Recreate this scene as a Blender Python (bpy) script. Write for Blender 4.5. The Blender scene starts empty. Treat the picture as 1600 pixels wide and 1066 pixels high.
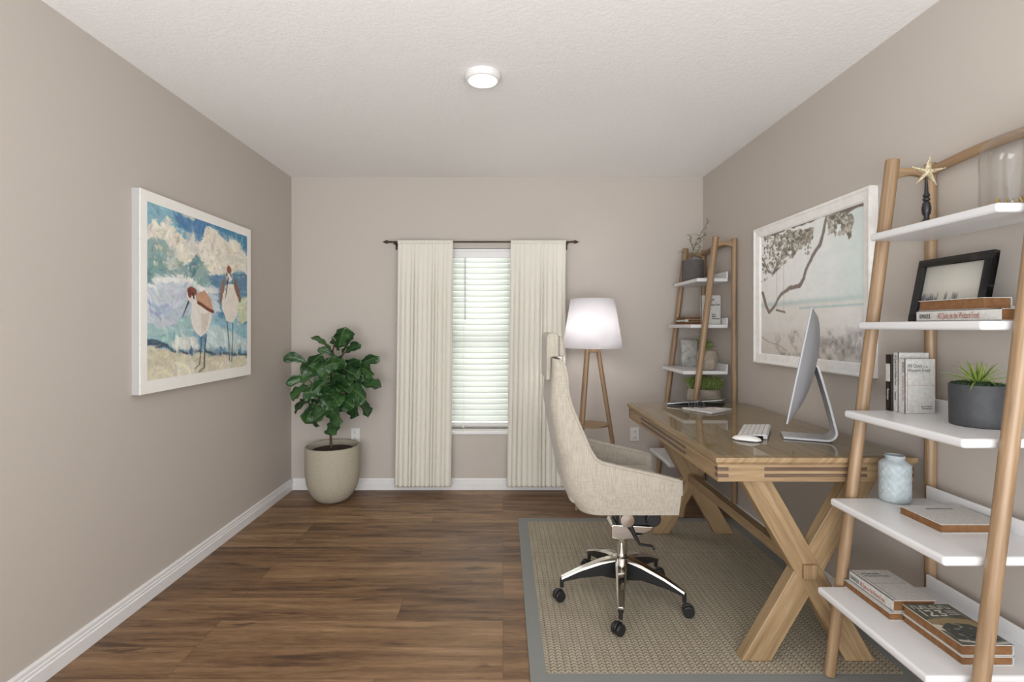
import bpy, bmesh, math, random
import numpy as np
from mathutils import Vector, Matrix
random.seed(7)
PI = math.pi
S = bpy.context.scene
COL = S.collection

# ------------------------------------------------------------ camera, world, light, exposure
FPX, CX, CY, CH = 780.0, 786.0, 511.0, 1.27      # focal length in px, principal point, camera height
cd = bpy.data.cameras.new('camera'); cam = bpy.data.objects.new('camera', cd); COL.objects.link(cam)
cd.sensor_width = 36; cd.lens = 36 * FPX / 1600
cd.shift_x = (800 - CX) / 1600; cd.shift_y = -(533 - CY) / 1600
cam.location = (0, 0, CH); cam.rotation_euler = (PI / 2, 0, 0)
cd.clip_start = 0.02
S.camera = cam
S.view_settings.view_transform = 'Standard'
S.view_settings.look = 'None'
S.view_settings.gamma = 1
S.view_settings.use_curve_mapping = False
S.view_settings.exposure = 0.47

w = bpy.data.worlds.new('world'); S.world = w; w.use_nodes = True
bg = w.node_tree.nodes['Background']
bg.inputs[0].default_value = (0.93, 0.965, 1.0, 1); bg.inputs[1].default_value = 1.35

def area(name, loc, rot, sx, sy, power, color):
    l = bpy.data.lights.new(name, 'AREA'); l.shape = 'RECTANGLE'; l.size = sx; l.size_y = sy
    l.energy = power; l.color = color
    o = bpy.data.objects.new(name, l); COL.objects.link(o); o.location = loc; o.rotation_euler = rot
    return o
# added fill light, unseen behind the camera, tilted up to brighten the ceiling
area('added_fill_light', (-0.05, -1.2, 1.0), (PI / 2 + .80, 0, 0), 3.0, 1.6, 84, (0.95, 0.975, 1))
area('daylight_through_window', (-0.165, 4.35, 1.25), (-PI / 2, 0, 0), 0.9, 1.6, 18, (0.93, 0.98, 1))

# ------------------------------------------------------------ colour and node helpers
def lin(c):
    c = c / 255.0
    return c / 12.92 if c <= 0.04045 else ((c + 0.055) / 1.055) ** 2.4
def rgb(r, g, b): return (lin(r), lin(g), lin(b), 1)

class NT:
    def __init__(s, name):
        s.m = bpy.data.materials.new(name); s.m.use_nodes = True
        s.t = s.m.node_tree; s.b = s.t.nodes['Principled BSDF']
    def n(s, typ, **k):
        x = s.t.nodes.new(typ)
        for a, v in k.items(): setattr(x, a, v)
        return x
    def link(s, a, b): s.t.links.new(a, b)
    def val(s, inp, v):
        if hasattr(v, 'is_output'): s.link(v, inp)
        else: inp.default_value = v
    def math(s, op, a, b=0.0, c=None):
        x = s.n('ShaderNodeMath', operation=op); s.val(x.inputs[0], a); s.val(x.inputs[1], b)
        if c is not None: s.val(x.inputs[2], c)
        return x.outputs[0]
    def mix(s, f, a, b, blend='MIX'):
        x = s.n('ShaderNodeMix', data_type='RGBA', blend_type=blend); s.val(x.inputs[0], f)
        s.val(x.inputs[6], a); s.val(x.inputs[7], b); return x.outputs[2]
    def coord(s, which='Object', scale=(1, 1, 1), loc=(0, 0, 0)):
        c = s.n('ShaderNodeTexCoord'); m = s.n('ShaderNodeMapping')
        m.inputs['Scale'].default_value = scale; m.inputs['Location'].default_value = loc
        s.link(c.outputs[which], m.inputs[0]); return m.outputs[0]
    def noise(s, vec, scale=5, detail=3, rough=0.5, dist=0.0):
        x = s.n('ShaderNodeTexNoise'); s.link(vec, x.inputs['Vector'])
        x.inputs['Scale'].default_value = scale; x.inputs['Detail'].default_value = detail
        x.inputs['Roughness'].default_value = rough; x.inputs['Distortion'].default_value = dist
        return x.outputs['Fac']
    def ramp(s, f, stops):
        x = s.n('ShaderNodeValToRGB'); s.link(f, x.inputs[0]); e = x.color_ramp.elements
        while len(e) < len(stops): e.new(0.5)
        for k, (p, c) in enumerate(stops): e[k].position = p; e[k].color = c
        return x.outputs[0]
    def bump(s, h, strength=0.2, dist=0.01):
        x = s.n('ShaderNodeBump'); s.link(h, x.inputs['Height'])
        x.inputs['Strength'].default_value = strength; x.inputs['Distance'].default_value = dist
        s.link(x.outputs[0], s.b.inputs['Normal'])
    def set(s, color=None, rough=None, metal=None, **k):
        if color is not None: s.val(s.b.inputs['Base Color'], color)
        if rough is not None: s.val(s.b.inputs['Roughness'], rough)
        if metal is not None: s.val(s.b.inputs['Metallic'], metal)
        for a, v in k.items(): s.val(s.b.inputs[a.replace('_', ' ')], v)
        return s.m

def mottled(name, c1, c2, scale=30, rough=0.6, bump=0.0, metal=0.0, detail=4, bscale=None, bd=0.002, **k):
    t = NT(name); v = t.coord('Object'); f = t.noise(v, scale, detail, 0.6)
    t.set(t.ramp(f, [(0.3, c1), (0.7, c2)]), rough, metal, **k)
    if bump: t.bump(t.noise(v, bscale or scale * 3, 4, 0.6), bump, bd)
    return t.m
def plain(name, c, rough=0.5, metal=0.0, **k):
    d = tuple(x * 0.96 for x in c[:3]) + (1,)
    return mottled(name, d, c, 8, rough, 0, metal, 2, **k)

def wood(name, dark, mid, light, rough=0.42, sc=1.0):
    t = NT(name); c = t.n('ShaderNodeUVMap'); m = t.n('ShaderNodeMapping')
    m.inputs['Scale'].default_value = (1, 0.045, 1); t.link(c.outputs[0], m.inputs[0])
    f1 = t.noise(m.outputs[0], 55 * sc, 4, 0.55, 0.6); f2 = t.noise(m.outputs[0], 260 * sc, 3, 0.6)
    f = t.math('ADD', t.math('MULTIPLY', f1, 0.75), t.math('MULTIPLY', f2, 0.25))
    t.set(t.ramp(f, [(0.30, dark), (0.5, mid), (0.68, light)]), rough); t.bump(f, 0.08, 0.001)
    return t.m

M = {}
# walls, ceiling
def wallmat(name, c, bs=260, st=0.12):
    t = NT(name); v = t.coord('Object'); f = t.noise(v, bs, 3, 0.6); g = t.noise(v, 1.2, 2, 0.5)
    d = tuple(x * 0.975 for x in c[:3]) + (1,)
    t.set(t.mix(g, d, c), 0.75); t.bump(f, st, 0.002); return t.m
M['wall'] = wallmat('taupe_wall_paint', rgb(194, 185, 176))
t = NT('textured_ceiling_paint'); v = t.coord('Object')
f = t.noise(v, 60, 4, 0.65, 0.3); g = t.ramp(f, [(0.42, (0, 0, 0, 1)), (0.58, (1, 1, 1, 1))])
t.set(rgb(243, 241, 239), 0.85); t.bump(g, 0.28, 0.003); M['ceiling'] = t.m
M['trim'] = plain('white_trim_paint', rgb(232, 230, 229), 0.35)
# floor: planks running left to right
t = NT('dark_walnut_plank_floor'); v = t.coord('Object')
br = t.n('ShaderNodeTexBrick'); t.link(v, br.inputs['Vector'])
br.offset = 0.38; br.offset_frequency = 3; br.squash = 1.0
for k, x in (('Scale', 1.0), ('Mortar Size', 0.0012), ('Mortar Smooth', 0.1), ('Bias', 0.0), ('Brick Width', 1.22), ('Row Height', 0.18)):
    br.inputs[k].default_value = x
br.inputs['Color1'].default_value = (0, 0, 0, 1); br.inputs['Color2'].default_value = (1, 1, 1, 1)
br.inputs['Mortar'].default_value = (0.5, 0.5, 0.5, 1)
sx = t.n('ShaderNodeSeparateXYZ'); t.link(v, sx.inputs[0])
rowi = t.math('FLOOR', t.math('DIVIDE', sx.outputs[1], 0.18))
cb = t.n('ShaderNodeCombineXYZ')
bw = t.n('ShaderNodeRGBToBW'); t.link(br.outputs['Color'], bw.inputs[0])
t.val(cb.inputs[0], t.math('ADD', t.math('MULTIPLY', sx.outputs[0], 1.0), t.math('MULTIPLY', rowi, 3.71)))
t.val(cb.inputs[1], t.math('MULTIPLY', sx.outputs[1], 11.0)); t.val(cb.inputs[2], t.math('MULTIPLY', bw.outputs[0], 7.0))
f1 = t.noise(cb.outputs[0], 1.6, 5, 0.62, 0.5); f2 = t.noise(cb.outputs[0], 15, 5, 0.65, 0.2)
cb2 = t.n('ShaderNodeCombineXYZ'); t.val(cb2.inputs[0], t.math('MULTIPLY', sx.outputs[0], 2.6)); t.val(cb2.inputs[1], t.math('MULTIPLY', sx.outputs[1], 14.0)); t.val(cb2.inputs[2], rowi)
f3 = t.noise(cb2.outputs[0], 1.7, 3, 0.5)
ff = t.math('ADD', t.math('MULTIPLY', f1, 0.62), t.math('ADD', t.math('MULTIPLY', f2, 0.28), t.math('MULTIPLY', bw.outputs[0], 0.10)))
col = t.ramp(ff, [(0.34, rgb(70, 49, 33)), (0.46, rgb(112, 83, 57)), (0.58, rgb(142, 111, 79)), (0.70, rgb(168, 136, 102))])
knot = t.ramp(f3, [(0.29, (1, 1, 1, 1)), (0.39, (0, 0, 0, 1))])
kb = t.n('ShaderNodeRGBToBW'); t.link(knot, kb.inputs[0])
col = t.mix(t.math('MULTIPLY', kb.outputs[0], 0.65), col, rgb(58, 38, 27))
col = t.mix(t.math('MULTIPLY', br.outputs['Fac'], 0.55), col, rgb(48, 32, 24))
t.set(col, t.math('ADD', 0.40, t.math('MULTIPLY', f2, 0.15))); t.bump(f2, 0.05, 0.001)
M['floor'] = t.m
# rug weave
t = NT('braided_jute_weave'); v = t.coord('Object'); sx = t.n('ShaderNodeSeparateXYZ'); t.link(v, sx.inputs[0])
u = t.math('MULTIPLY', sx.outputs[0], 1 / 0.026); fu = t.math('FRACT', u)
tri = t.math('ABSOLUTE', t.math('SUBTRACT', fu, 0.5))
vv = t.math('ADD', t.math('MULTIPLY', sx.outputs[1], 1 / 0.0165), t.math('MULTIPLY', tri, 1.5))
hs = t.math('ABSOLUTE', t.math('SINE', t.math('MULTIPLY', vv, PI)))
edge = t.math('MINIMUM', t.math('MULTIPLY', t.math('SUBTRACT', 0.5, tri), 9.0), 1.0)
mid_ = t.math('MINIMUM', t.math('MULTIPLY', tri, 14.0), 1.0)
h = t.math('MULTIPLY', t.math('MULTIPLY', t.math('POWER', hs, 0.8), t.math('POWER', edge, 0.6)), t.math('ADD', 0.75, t.math('MULTIPLY', mid_, 0.25)))
nz = t.noise(v, 140, 3, 0.6); nz2 = t.noise(t.coord('Object', (30, 3, 1)), 2, 2, 0.5)
c0 = t.ramp(t.math('ADD', t.math('MULTIPLY', nz, 0.5), t.math('MULTIPLY', nz2, 0.5)), [(0.35, rgb(164, 153, 133)), (0.65, rgb(194, 184, 164))])
t.set(t.mix(h, rgb(100, 90, 72), c0), 0.9); t.bump(h, 0.5, 0.003); M['rug'] = t.m
t = NT('grey_rug_binding'); v = t.coord('Object', (1, 1, 1)); ck = t.noise(v, 420, 2, 0.5)
wv = t.n('ShaderNodeTexWave'); wv.bands_direction = 'Y'; t.link(v, wv.inputs[0]); wv.inputs['Scale'].default_value = 70
t.set(t.mix(t.math('MULTIPLY', t.math('ADD', ck, wv.outputs['Fac']), 0.5), rgb(116, 117, 114), rgb(142, 143, 139)), 0.85); t.bump(wv.outputs['Fac'], 0.3, 0.001)
M['rugborder'] = t.m
M['oak'] = wood('light_oak_wood', rgb(124, 99, 73), rgb(150, 122, 92), rgb(169, 142, 111))
M['desk'] = wood('desk_oak_wood', rgb(122, 98, 70), rgb(151, 125, 92), rgb(171, 146, 112), 0.4)
M['wenge'] = wood('dark_inlay_wood', rgb(72, 54, 42), rgb(92, 72, 58), rgb(112, 90, 72), 0.45)
M['shelf'] = plain('white_lacquer', rgb(222, 221, 221), 0.3)
M['white'] = plain('white_plastic', rgb(228, 226, 222), 0.35)
M['greyplastic'] = plain('light_grey_plastic', rgb(170, 172, 174), 0.4)
M['black'] = plain('black_plastic', rgb(30, 30, 31), 0.38)
M['blackframe'] = plain('black_satin_frame', rgb(24, 24, 26), 0.3)
M['chrome'] = plain('polished_chrome', rgb(224, 220, 214), 0.09, 1.0)
M['alu'] = plain('brushed_aluminium', rgb(188, 188, 190), 0.6, 0.1)
M['housing'] = plain('grey_aluminium', rgb(150, 150, 153), 0.5, 0.15)
M['screen'] = plain('dark_screen_glass', rgb(12, 12, 14), 0.05)
M['bronze'] = plain('dark_bronze_metal', rgb(70, 60, 50), 0.4, 0.6)
M['soil'] = mottled('dark_soil', rgb(36, 26, 20), rgb(72, 56, 44), 120, 0.95, 0.8, bd=0.01)
M['gravel'] = mottled('green_moss', rgb(26, 44, 24), rgb(52, 76, 44), 160, 0.9, 0.6, bd=0.006)
M['bark'] = mottled('brown_bark', rgb(66, 48, 34), rgb(104, 80, 58), 90, 0.85, 0.5)
M['stonepot'] = mottled('sandstone_planter', rgb(160, 152, 134), rgb(184, 176, 158), 160, 0.85, 0.25, bd=0.001)
t = NT('weathered_concrete'); v = t.coord('Object'); f = t.noise(v, 9, 5, 0.6, 0.8)
t.set(t.ramp(f, [(0.3, rgb(112, 103, 92)), (0.5, rgb(150, 140, 127)), (0.7, rgb(178, 168, 155))]), 0.85); t.bump(t.noise(v, 90, 3), 0.2, 0.002); M['concrete'] = t.m
M['ribpot'] = mottled('ribbed_taupe_ceramic', rgb(138, 126, 110), rgb(178, 168, 152), 26, 0.7, 0.1)
M['greypot'] = mottled('charcoal_grey_ceramic', rgb(56, 57, 60), rgb(66, 67, 70), 40, 0.6, 0.05)
M['ribgrey'] = mottled('ribbed_grey_ceramic', rgb(92, 88, 86), rgb(108, 104, 101), 40, 0.65)
M['bluevase'] = mottled('pale_blue_stoneware', rgb(160, 170, 174), rgb(180, 189, 192), 50, 0.5, 0.1)
M['gold'] = mottled('aged_gold', rgb(128, 110, 78), rgb(214, 202, 172), 150, 0.5, 0.5, 0.1)
M['twig'] = mottled('golden_dried_leaf', rgb(150, 126, 84), rgb(196, 172, 124), 60, 0.6, 0.3)
M['paper'] = mottled('tan_page_edges', rgb(112, 76, 44), rgb(134, 94, 58), 60, 0.8)
M['cover'] = mottled('white_speckled_cover', rgb(184, 182, 177), rgb(208, 206, 201), 110, 0.6)
M['marble'] = mottled('grey_marbled_cover', rgb(142, 142, 136), rgb(206, 203, 196), 22, 0.6, detail=6)
M['blackcover'] = mottled('dark_brown_cover', rgb(36, 28, 24), rgb(52, 42, 38), 40, 0.6)
M['ink'] = plain('dark_grey_ink', rgb(82, 80, 80), 0.8)
M['inkblack'] = plain('black_ink', rgb(44, 40, 42), 0.8)
M['inkred'] = plain('faded_red_ink', rgb(168, 112, 98), 0.8)
M['inkwhite'] = plain('white_ink', rgb(214, 210, 204), 0.8)
M['silver'] = plain('grey_silver_metal', rgb(170, 172, 176), 0.25, 0.8)
M['red'] = plain('red_print', rgb(170, 60, 62), 0.6)
# paper art face (vertex colours of the print itself)
t = NT('printed_picture'); a = t.n('ShaderNodeAttribute'); a.attribute_name = 'Col'; t.set(a.outputs['Color'], 0.6); M['print'] = t.m
t = NT('glazed_picture'); a = t.n('ShaderNodeAttribute'); a.attribute_name = 'Col'; t.set(a.outputs['Color'], 0.35, Coat_Weight=0.6, Coat_Roughness=0.05); M['glazed'] = t.m
# white-washed frame
t = NT('white_washed_frame'); v = t.coord('Object', (1, 1, 1)); f = t.noise(v, 24, 5, 0.7, 0.4)
t.set(t.ramp(f, [(0.3, rgb(240, 237, 232)), (0.6, rgb(252, 250, 247))]), 0.6); t.bump(f, 0.15, 0.002); M['whitewash'] = t.m
M['canvas'] = plain('white_canvas_edge', rgb(250, 247, 241), 0.7)
M['canvas_shaded'] = plain('shaded_canvas_side', rgb(178, 176, 174), 0.7)  # canvas greyed so the less lit sides carry their shade in the colour
# fabrics
t = NT('beige_slub_linen'); v1 = t.coord('Object', (9, 9, 0.55)); v2 = t.coord('Object', (0.9, 0.9, 12))
f1 = t.noise(v1, 26, 4, 0.65); f2 = t.noise(v2, 30, 3, 0.6); v3 = t.coord('Object'); f3 = t.noise(v3, 420, 2, 0.5)
f = t.math('ADD', t.math('MULTIPLY', f1, 0.55), t.math('ADD', t.math('MULTIPLY', f2, 0.25), t.math('MULTIPLY', f3, 0.2)))
t.set(t.ramp(f, [(0.34, rgb(146, 137, 123)), (0.5, rgb(168, 159, 145)), (0.66, rgb(186, 178, 164))]), 0.9, Sheen_Weight=0.2); t.bump(f, 0.25, 0.002)
M['linen'] = t.m
t = NT('cream_curtain_cloth'); v = t.coord('Object'); f = t.noise(v, 300, 3, 0.6)
t.set(t.mix(f, rgb(230, 225, 213), rgb(242, 238, 227)), 0.85); t.bump(f, 0.1, 0.001)
tr = t.n('ShaderNodeBsdfTranslucent'); tr.inputs[0].default_value = rgb(236, 230, 214); mx = t.n('ShaderNodeMixShader'); mx.inputs[0].default_value = 0.12
out = t.t.nodes['Material Output']; t.link(t.b.outputs[0], mx.inputs[1]); t.link(tr.outputs[0], mx.inputs[2]); t.link(mx.outputs[0], out.inputs[0]); M['curtain'] = t.m
t = NT('white_blind_slat'); t.set(rgb(236, 238, 232), 0.5)
tr = t.n('ShaderNodeBsdfTranslucent'); tr.inputs[0].default_value = rgb(240, 240, 236); mx = t.n('ShaderNodeMixShader'); mx.inputs[0].default_value = 0.3
out = t.t.nodes['Material Output']; t.link(t.b.outputs[0], mx.inputs[1]); t.link(tr.outputs[0], mx.inputs[2]); t.link(mx.outputs[0], out.inputs[0]); M['slat'] = t.m
t = NT('white_lamp_shade_cloth'); v = t.coord('Object'); f = t.noise(v, 350, 2); t.set(t.mix(f, rgb(240, 239, 240), rgb(248, 247, 248)), 0.8)
tr = t.n('ShaderNodeBsdfTranslucent'); tr.inputs[0].default_value = rgb(247, 245, 247); mx = t.n('ShaderNodeMixShader'); mx.inputs[0].default_value = 0.45
out = t.t.nodes['Material Output']; t.link(t.b.outputs[0], mx.inputs[1]); t.link(tr.outputs[0], mx.inputs[2]); t.link(mx.outputs[0], out.inputs[0]); M['shade'] = t.m
def glass(name, tint=(1, 1, 1, 1), ior=1.5, gloss=1.0, rough=0.0):
    t = NT(name); t.t.nodes.remove(t.b); out = t.t.nodes['Material Output']
    tp = t.n('ShaderNodeBsdfTransparent'); tp.inputs[0].default_value = tint
    gl = t.n('ShaderNodeBsdfGlossy'); gl.inputs['Roughness'].default_value = rough
    fr = t.n('ShaderNodeFresnel'); fr.inputs[0].default_value = ior; mx = t.n('ShaderNodeMixShader')
    g_ = t.n('ShaderNodeNewGeometry'); t.link(t.math('MULTIPLY', t.math('MULTIPLY', fr.outputs[0], gloss), t.math('SUBTRACT', 1.0, g_.outputs['Backfacing'])), mx.inputs[0]); t.link(tp.outputs[0], mx.inputs[1]); t.link(gl.outputs[0], mx.inputs[2]); t.link(mx.outputs[0], out.inputs[0])
    return t.m
M['glass'] = glass('clear_glass', (0.97, 0.985, 0.975, 1))
M['deskglass'] = glass('desk_top_glass', (0.97, 0.985, 0.975, 1), 1.55, 1.0, 0.015)
M['lens'] = glass('grey_tinted_lens', (0.80, 0.81, 0.83, 1), 1.8, 1.6, 0.12)
M['dome'] = glass('clear_dome_glass', (0.97, 0.97, 0.967, 1), 1.5, 1.2)
def emit(name, c, s):
    t = NT(name); t.set((0.8, 0.8, 0.8, 1), 0.5, Emission_Color=c, Emission_Strength=s); return t.m
M['lampglow'] = emit('lit_diffuser', (1, 0.97, 0.93, 1), 9.0)
M['bulb'] = emit('lit_bulb', (1, 0.96, 0.95, 1), 48.0)
def leafmat(name, d, l, pale, rough=0.4):
    t = NT(name); v = t.coord('Object'); f = t.noise(v, 7, 3); c = t.n('ShaderNodeUVMap'); sp = t.n('ShaderNodeSeparateXYZ'); t.link(c.outputs[0], sp.inputs[0])
    vein = t.math('SINE', t.math('ADD', t.math('MULTIPLY', sp.outputs[1], 46.0), t.math('MULTIPLY', t.math('ABSOLUTE', sp.outputs[0]), -22.0)))
    vein = t.math('POWER', t.math('MAXIMUM', vein, 0.0), 12.0)
    mid = t.math('LESS_THAN', t.math('ABSOLUTE', sp.outputs[0]), 0.03)
    vv = t.math('MAXIMUM', t.math('MULTIPLY', vein, 0.45), t.math('MULTIPLY', mid, 0.7))
    geo = t.n('ShaderNodeNewGeometry')
    base = t.ramp(f, [(0.35, d), (0.65, l)])
    base = t.mix(t.math('MULTIPLY', geo.outputs['Backfacing'], 0.55), base, pale)
    t.set(t.mix(vv, base, pale), rough); return t.m
M['figleaf'] = leafmat('dark_green_leaf', rgb(28, 56, 33), rgb(58, 94, 48), rgb(96, 124, 72), 0.36)
M['palegreen'] = leafmat('grey_green_leaf', rgb(92, 104, 78), rgb(128, 136, 104), rgb(160, 164, 132), 0.6)
M['green'] = leafmat('fresh_green_leaf', rgb(62, 92, 36), rgb(104, 132, 58), rgb(150, 168, 90), 0.5)
M['microgreen'] = leafmat('small_green_leaf', rgb(84, 112, 52), rgb(128, 150, 78), rgb(150, 168, 96), 0.6)
M['spiky'] = leafmat('spiky_green_leaf', rgb(40, 66, 30), rgb(84, 112, 46), rgb(150, 170, 80), 0.45)

# ------------------------------------------------------------ mesh helpers
class MB:
    def __init__(s): s.v = []; s.f = []; s.uv = {}
    def add(s, vs, fs):
        k = len(s.v); s.v += [tuple(p) for p in vs]; s.f += [tuple(i + k for i in f) for f in fs]; return s
    def box(s, a, b):
        x0, y0, z0 = a; x1, y1, z1 = b
        return s.add([(x0, y0, z0), (x1, y0, z0), (x1, y1, z0), (x0, y1, z0), (x0, y0, z1), (x1, y0, z1), (x1, y1, z1), (x0, y1, z1)],
                     [(0, 3, 2, 1), (4, 5, 6, 7), (0, 1, 5, 4), (1, 2, 6, 5), (2, 3, 7, 6), (3, 0, 4, 7)])
    def obox(s, c, sz, mat3):
        vs = []
        for dz in (-.5, .5):
            for dx, dy in ((-.5, -.5), (.5, -.5), (.5, .5), (-.5, .5)):
                vs.append(Vector(c) + mat3 @ Vector((dx * sz[0], dy * sz[1], dz * sz[2])))
        return s.add(vs, [(0, 3, 2, 1), (4, 5, 6, 7), (0, 1, 5, 4), (1, 2, 6, 5), (2, 3, 7, 6), (3, 0, 4, 7)])
    def lathe(s, prof, c=(0, 0, 0), n=32, axis='z', rib=None, cap=True):
        vs = []; fs = []
        for r, z in prof:
            for k in range(n):
                a = 2 * PI * k / n; rr = r * (rib(a, z) if rib else 1)
                p = (rr * math.cos(a), rr * math.sin(a), z)
                if axis == 'x': p = (p[2], p[0], p[1])
                if axis == 'y': p = (p[1], p[2], p[0])
                vs.append((c[0] + p[0], c[1] + p[1], c[2] + p[2]))
        for i in range(len(prof) - 1):
            for k in range(n):
                k2 = (k + 1) % n; fs.append((i * n + k, i * n + k2, (i + 1) * n + k2, (i + 1) * n + k))
        if cap:
            fs.append(tuple(reversed(range(n)))); m = (len(prof) - 1) * n; fs.append(tuple(m + k for k in range(n)))
        return s.add(vs, fs)
    def tube(s, pts, r, n=10, cap=True, flat=1.0):
        pts = [Vector(p) for p in pts]; rs = r if isinstance(r, (list, tuple)) else [r] * len(pts)
        vs = []; fs = []; prev = None
        for i, p in enumerate(pts):
            d = (pts[min(i + 1, len(pts) - 1)] - pts[max(i - 1, 0)]).normalized()
            if prev is None:
                ref = Vector((0, 0, 1)) if abs(d.z) < 0.9 else Vector((0, 1, 0)); u = d.cross(ref).normalized()
            else: u = (prev - d * prev.dot(d)).normalized()
            prev = u; w_ = d.cross(u)
            for k in range(n):
                a = 2 * PI * (k + 0.5) / n; vs.append(p + u * math.cos(a) * rs[i] + w_ * math.sin(a) * rs[i] * flat)
        for i in range(len(pts) - 1):
            for k in range(n):
                k2 = (k + 1) % n; fs.append((i * n + k, i * n + k2, (i + 1) * n + k2, (i + 1) * n + k))
        if cap:
            fs.append(tuple(reversed(range(n)))); m = (len(pts) - 1) * n; fs.append(tuple(m + k for k in range(n)))
        return s.add(vs, fs)
    def beam(s, a, b, w_, h_, side=(0, 1, 0)):
        """rectangular bar a->b; w_ along 'side'-perpendicular, h_ along side"""
        a = Vector(a); b = Vector(b); d = (b - a).normalized(); sd = Vector(side); sd = (sd - d * sd.dot(d)).normalized(); u = d.cross(sd)
        vs = [p + u * x * w_ / 2 + sd * y * h_ / 2 for p in (a, b) for x, y in ((-1, -1), (1, -1), (1, 1), (-1, 1))]
        return s.add(vs, [(0, 3, 2, 1), (4, 5, 6, 7), (0, 1, 5, 4), (1, 2, 6, 5), (2, 3, 7, 6), (3, 0, 4, 7)])
    def prism(s, poly, y0, y1):
        """polygon in xz extruded along y"""
        n = len(poly); vs = [(x, y0, z) for x, z in poly] + [(x, y1, z) for x, z in poly]
        return s.add(vs, [tuple(range(n)), tuple(reversed(range(n, 2 * n)))] + [(k, k + n, (k + 1) % n + n, (k + 1) % n) for k in range(n)])
    def sphere(s, c, r, nu=16, nv=10, sc=(1, 1, 1)):
        vs = []; fs = []
        for i in range(nv + 1):
            th = PI * i / nv
            for k in range(nu):
                a = 2 * PI * k / nu; vs.append((c[0] + sc[0] * r * math.sin(th) * math.cos(a), c[1] + sc[1] * r * math.sin(th) * math.sin(a), c[2] + sc[2] * r * math.cos(th)))
        for i in range(nv):
            for k in range(nu):
                k2 = (k + 1) % nu; fs.append((i * nu + k, (i + 1) * nu + k, (i + 1) * nu + k2, i * nu + k2))
        return s.add(vs, fs)
    def mesh(s, name, off=(0, 0, 0)):
        me = bpy.data.meshes.new(name)
        me.from_pydata([(p[0] - off[0], p[1] - off[1], p[2] - off[2]) for p in s.v], [], s.f)
        bm = bmesh.new(); bm.from_mesh(me); bmesh.ops.remove_doubles(bm, verts=bm.verts, dist=1e-6); 
        if not getattr(s, 'keep', False): bmesh.ops.recalc_face_normals(bm, faces=bm.faces)
        bm.to_mesh(me); bm.free(); return me

WL = {}
def props(o, label=None, cat=None, group=None, kind=None):
    if label: o['label'] = label
    if cat: o['category'] = cat
    if group: o['group'] = group
    if kind: o['kind'] = kind
    return o
def thing(name, loc, label, cat, group=None):
    o = bpy.data.objects.new(name, None); o.empty_display_size = 0.05; COL.objects.link(o); o.location = loc
    WL[o.name] = Vector(loc); return props(o, label, cat, group)
def uvgrain(me, axis):
    if axis is None: return
    d = Vector(axis).normalized(); ref = Vector((0, 0, 1)) if abs(d.z) < 0.9 else Vector((1, 0, 0)); p = d.cross(ref).normalized(); q = d.cross(p)
    uv = me.uv_layers.new(name='UVMap'); o = random.random() * 3
    co = [v.co for v in me.vertices]
    for l in me.loops:
        c = co[l.vertex_index]; uv.data[l.index].uv = (c.dot(p) * 1.0 + c.dot(q) * 0.83 + o, c.dot(d) + o)
def obj(name, mb, mat, parent=None, bevel=0, smooth=False, grain=None, seg=2, origin=None, sub=0, solid=0, keepuv=None):
    if parent is not None: off = WL[parent.name]; loc = (0, 0, 0)
    else: off = Vector(origin or (0, 0, 0)); loc = off
    me = mb.mesh(name, off); o = bpy.data.objects.new(name, me); COL.objects.link(o); o.location = loc
    WL[o.name] = Vector(off)
    if parent is not None: o.parent = parent
    me.materials.append(mat); uvgrain(me, grain)
    if solid:
        md = o.modifiers.new('solid', 'SOLIDIFY'); md.thickness = solid; md.offset = 0
    if sub:
        md = o.modifiers.new('sub', 'SUBSURF'); md.levels = sub; md.render_levels = sub
    if bevel:
        md = o.modifiers.new('bevel', 'BEVEL'); md.width = bevel; md.segments = seg; md.limit_method = 'ANGLE'; md.angle_limit = math.radians(35)
    if smooth or bevel or sub:
        for p in me.polygons: p.use_smooth = True
    if (smooth or bevel) and not sub:
        bm = bmesh.new(); bm.from_mesh(me)
        for e in bm.edges:
            if len(e.link_faces) == 2 and e.calc_face_angle(0) > math.radians(40): e.smooth = bool(bevel)
        bm.to_mesh(me); bm.free()
        if bevel:
            md = o.modifiers.new('wn', 'WEIGHTED_NORMAL'); md.keep_sharp = True
    return o
def text(name, body, size, loc, xdir, ydir, mat, parent, width=None, align='LEFT', bold=0.0):
    c = bpy.data.curves.new(name, 'FONT'); c.body = body; c.size = size; c.align_x = align; c.extrude = 0.0002; c.offset = bold; c.space_line = 0.85
    tmp = bpy.data.objects.new('tmp', c); COL.objects.link(tmp); bpy.context.view_layer.update()
    me = bpy.data.meshes.new_from_object(tmp.evaluated_get(bpy.context.evaluated_depsgraph_get())); bpy.data.objects.remove(tmp)
    x = Vector(xdir).normalized(); y = Vector(ydir).normalized(); z = x.cross(y)
    m = Matrix((x, y, z)).transposed().to_4x4()
    ws = [v.co.x for v in me.vertices]; sx = (width / (max(ws) - min(ws))) if width and ws else 1
    off = WL[parent.name]
    me.transform(Matrix.Translation(Vector(loc) - off) @ m @ Matrix.Diagonal((sx, 1, 1, 1)))
    me.materials.clear(); me.materials.append(mat)
    o = bpy.data.objects.new(name, me); COL.objects.link(o); o.parent = parent; WL[o.name] = Vector(off); return o
def copy_tree(o, parent=None):
    c = o.copy(); COL.objects.link(c)
    if parent is not None: c.parent = parent
    for ch in list(o.children): copy_tree(ch, c)
    WL[c.name] = WL.get(o.name, Vector()).copy()
    return c

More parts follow.
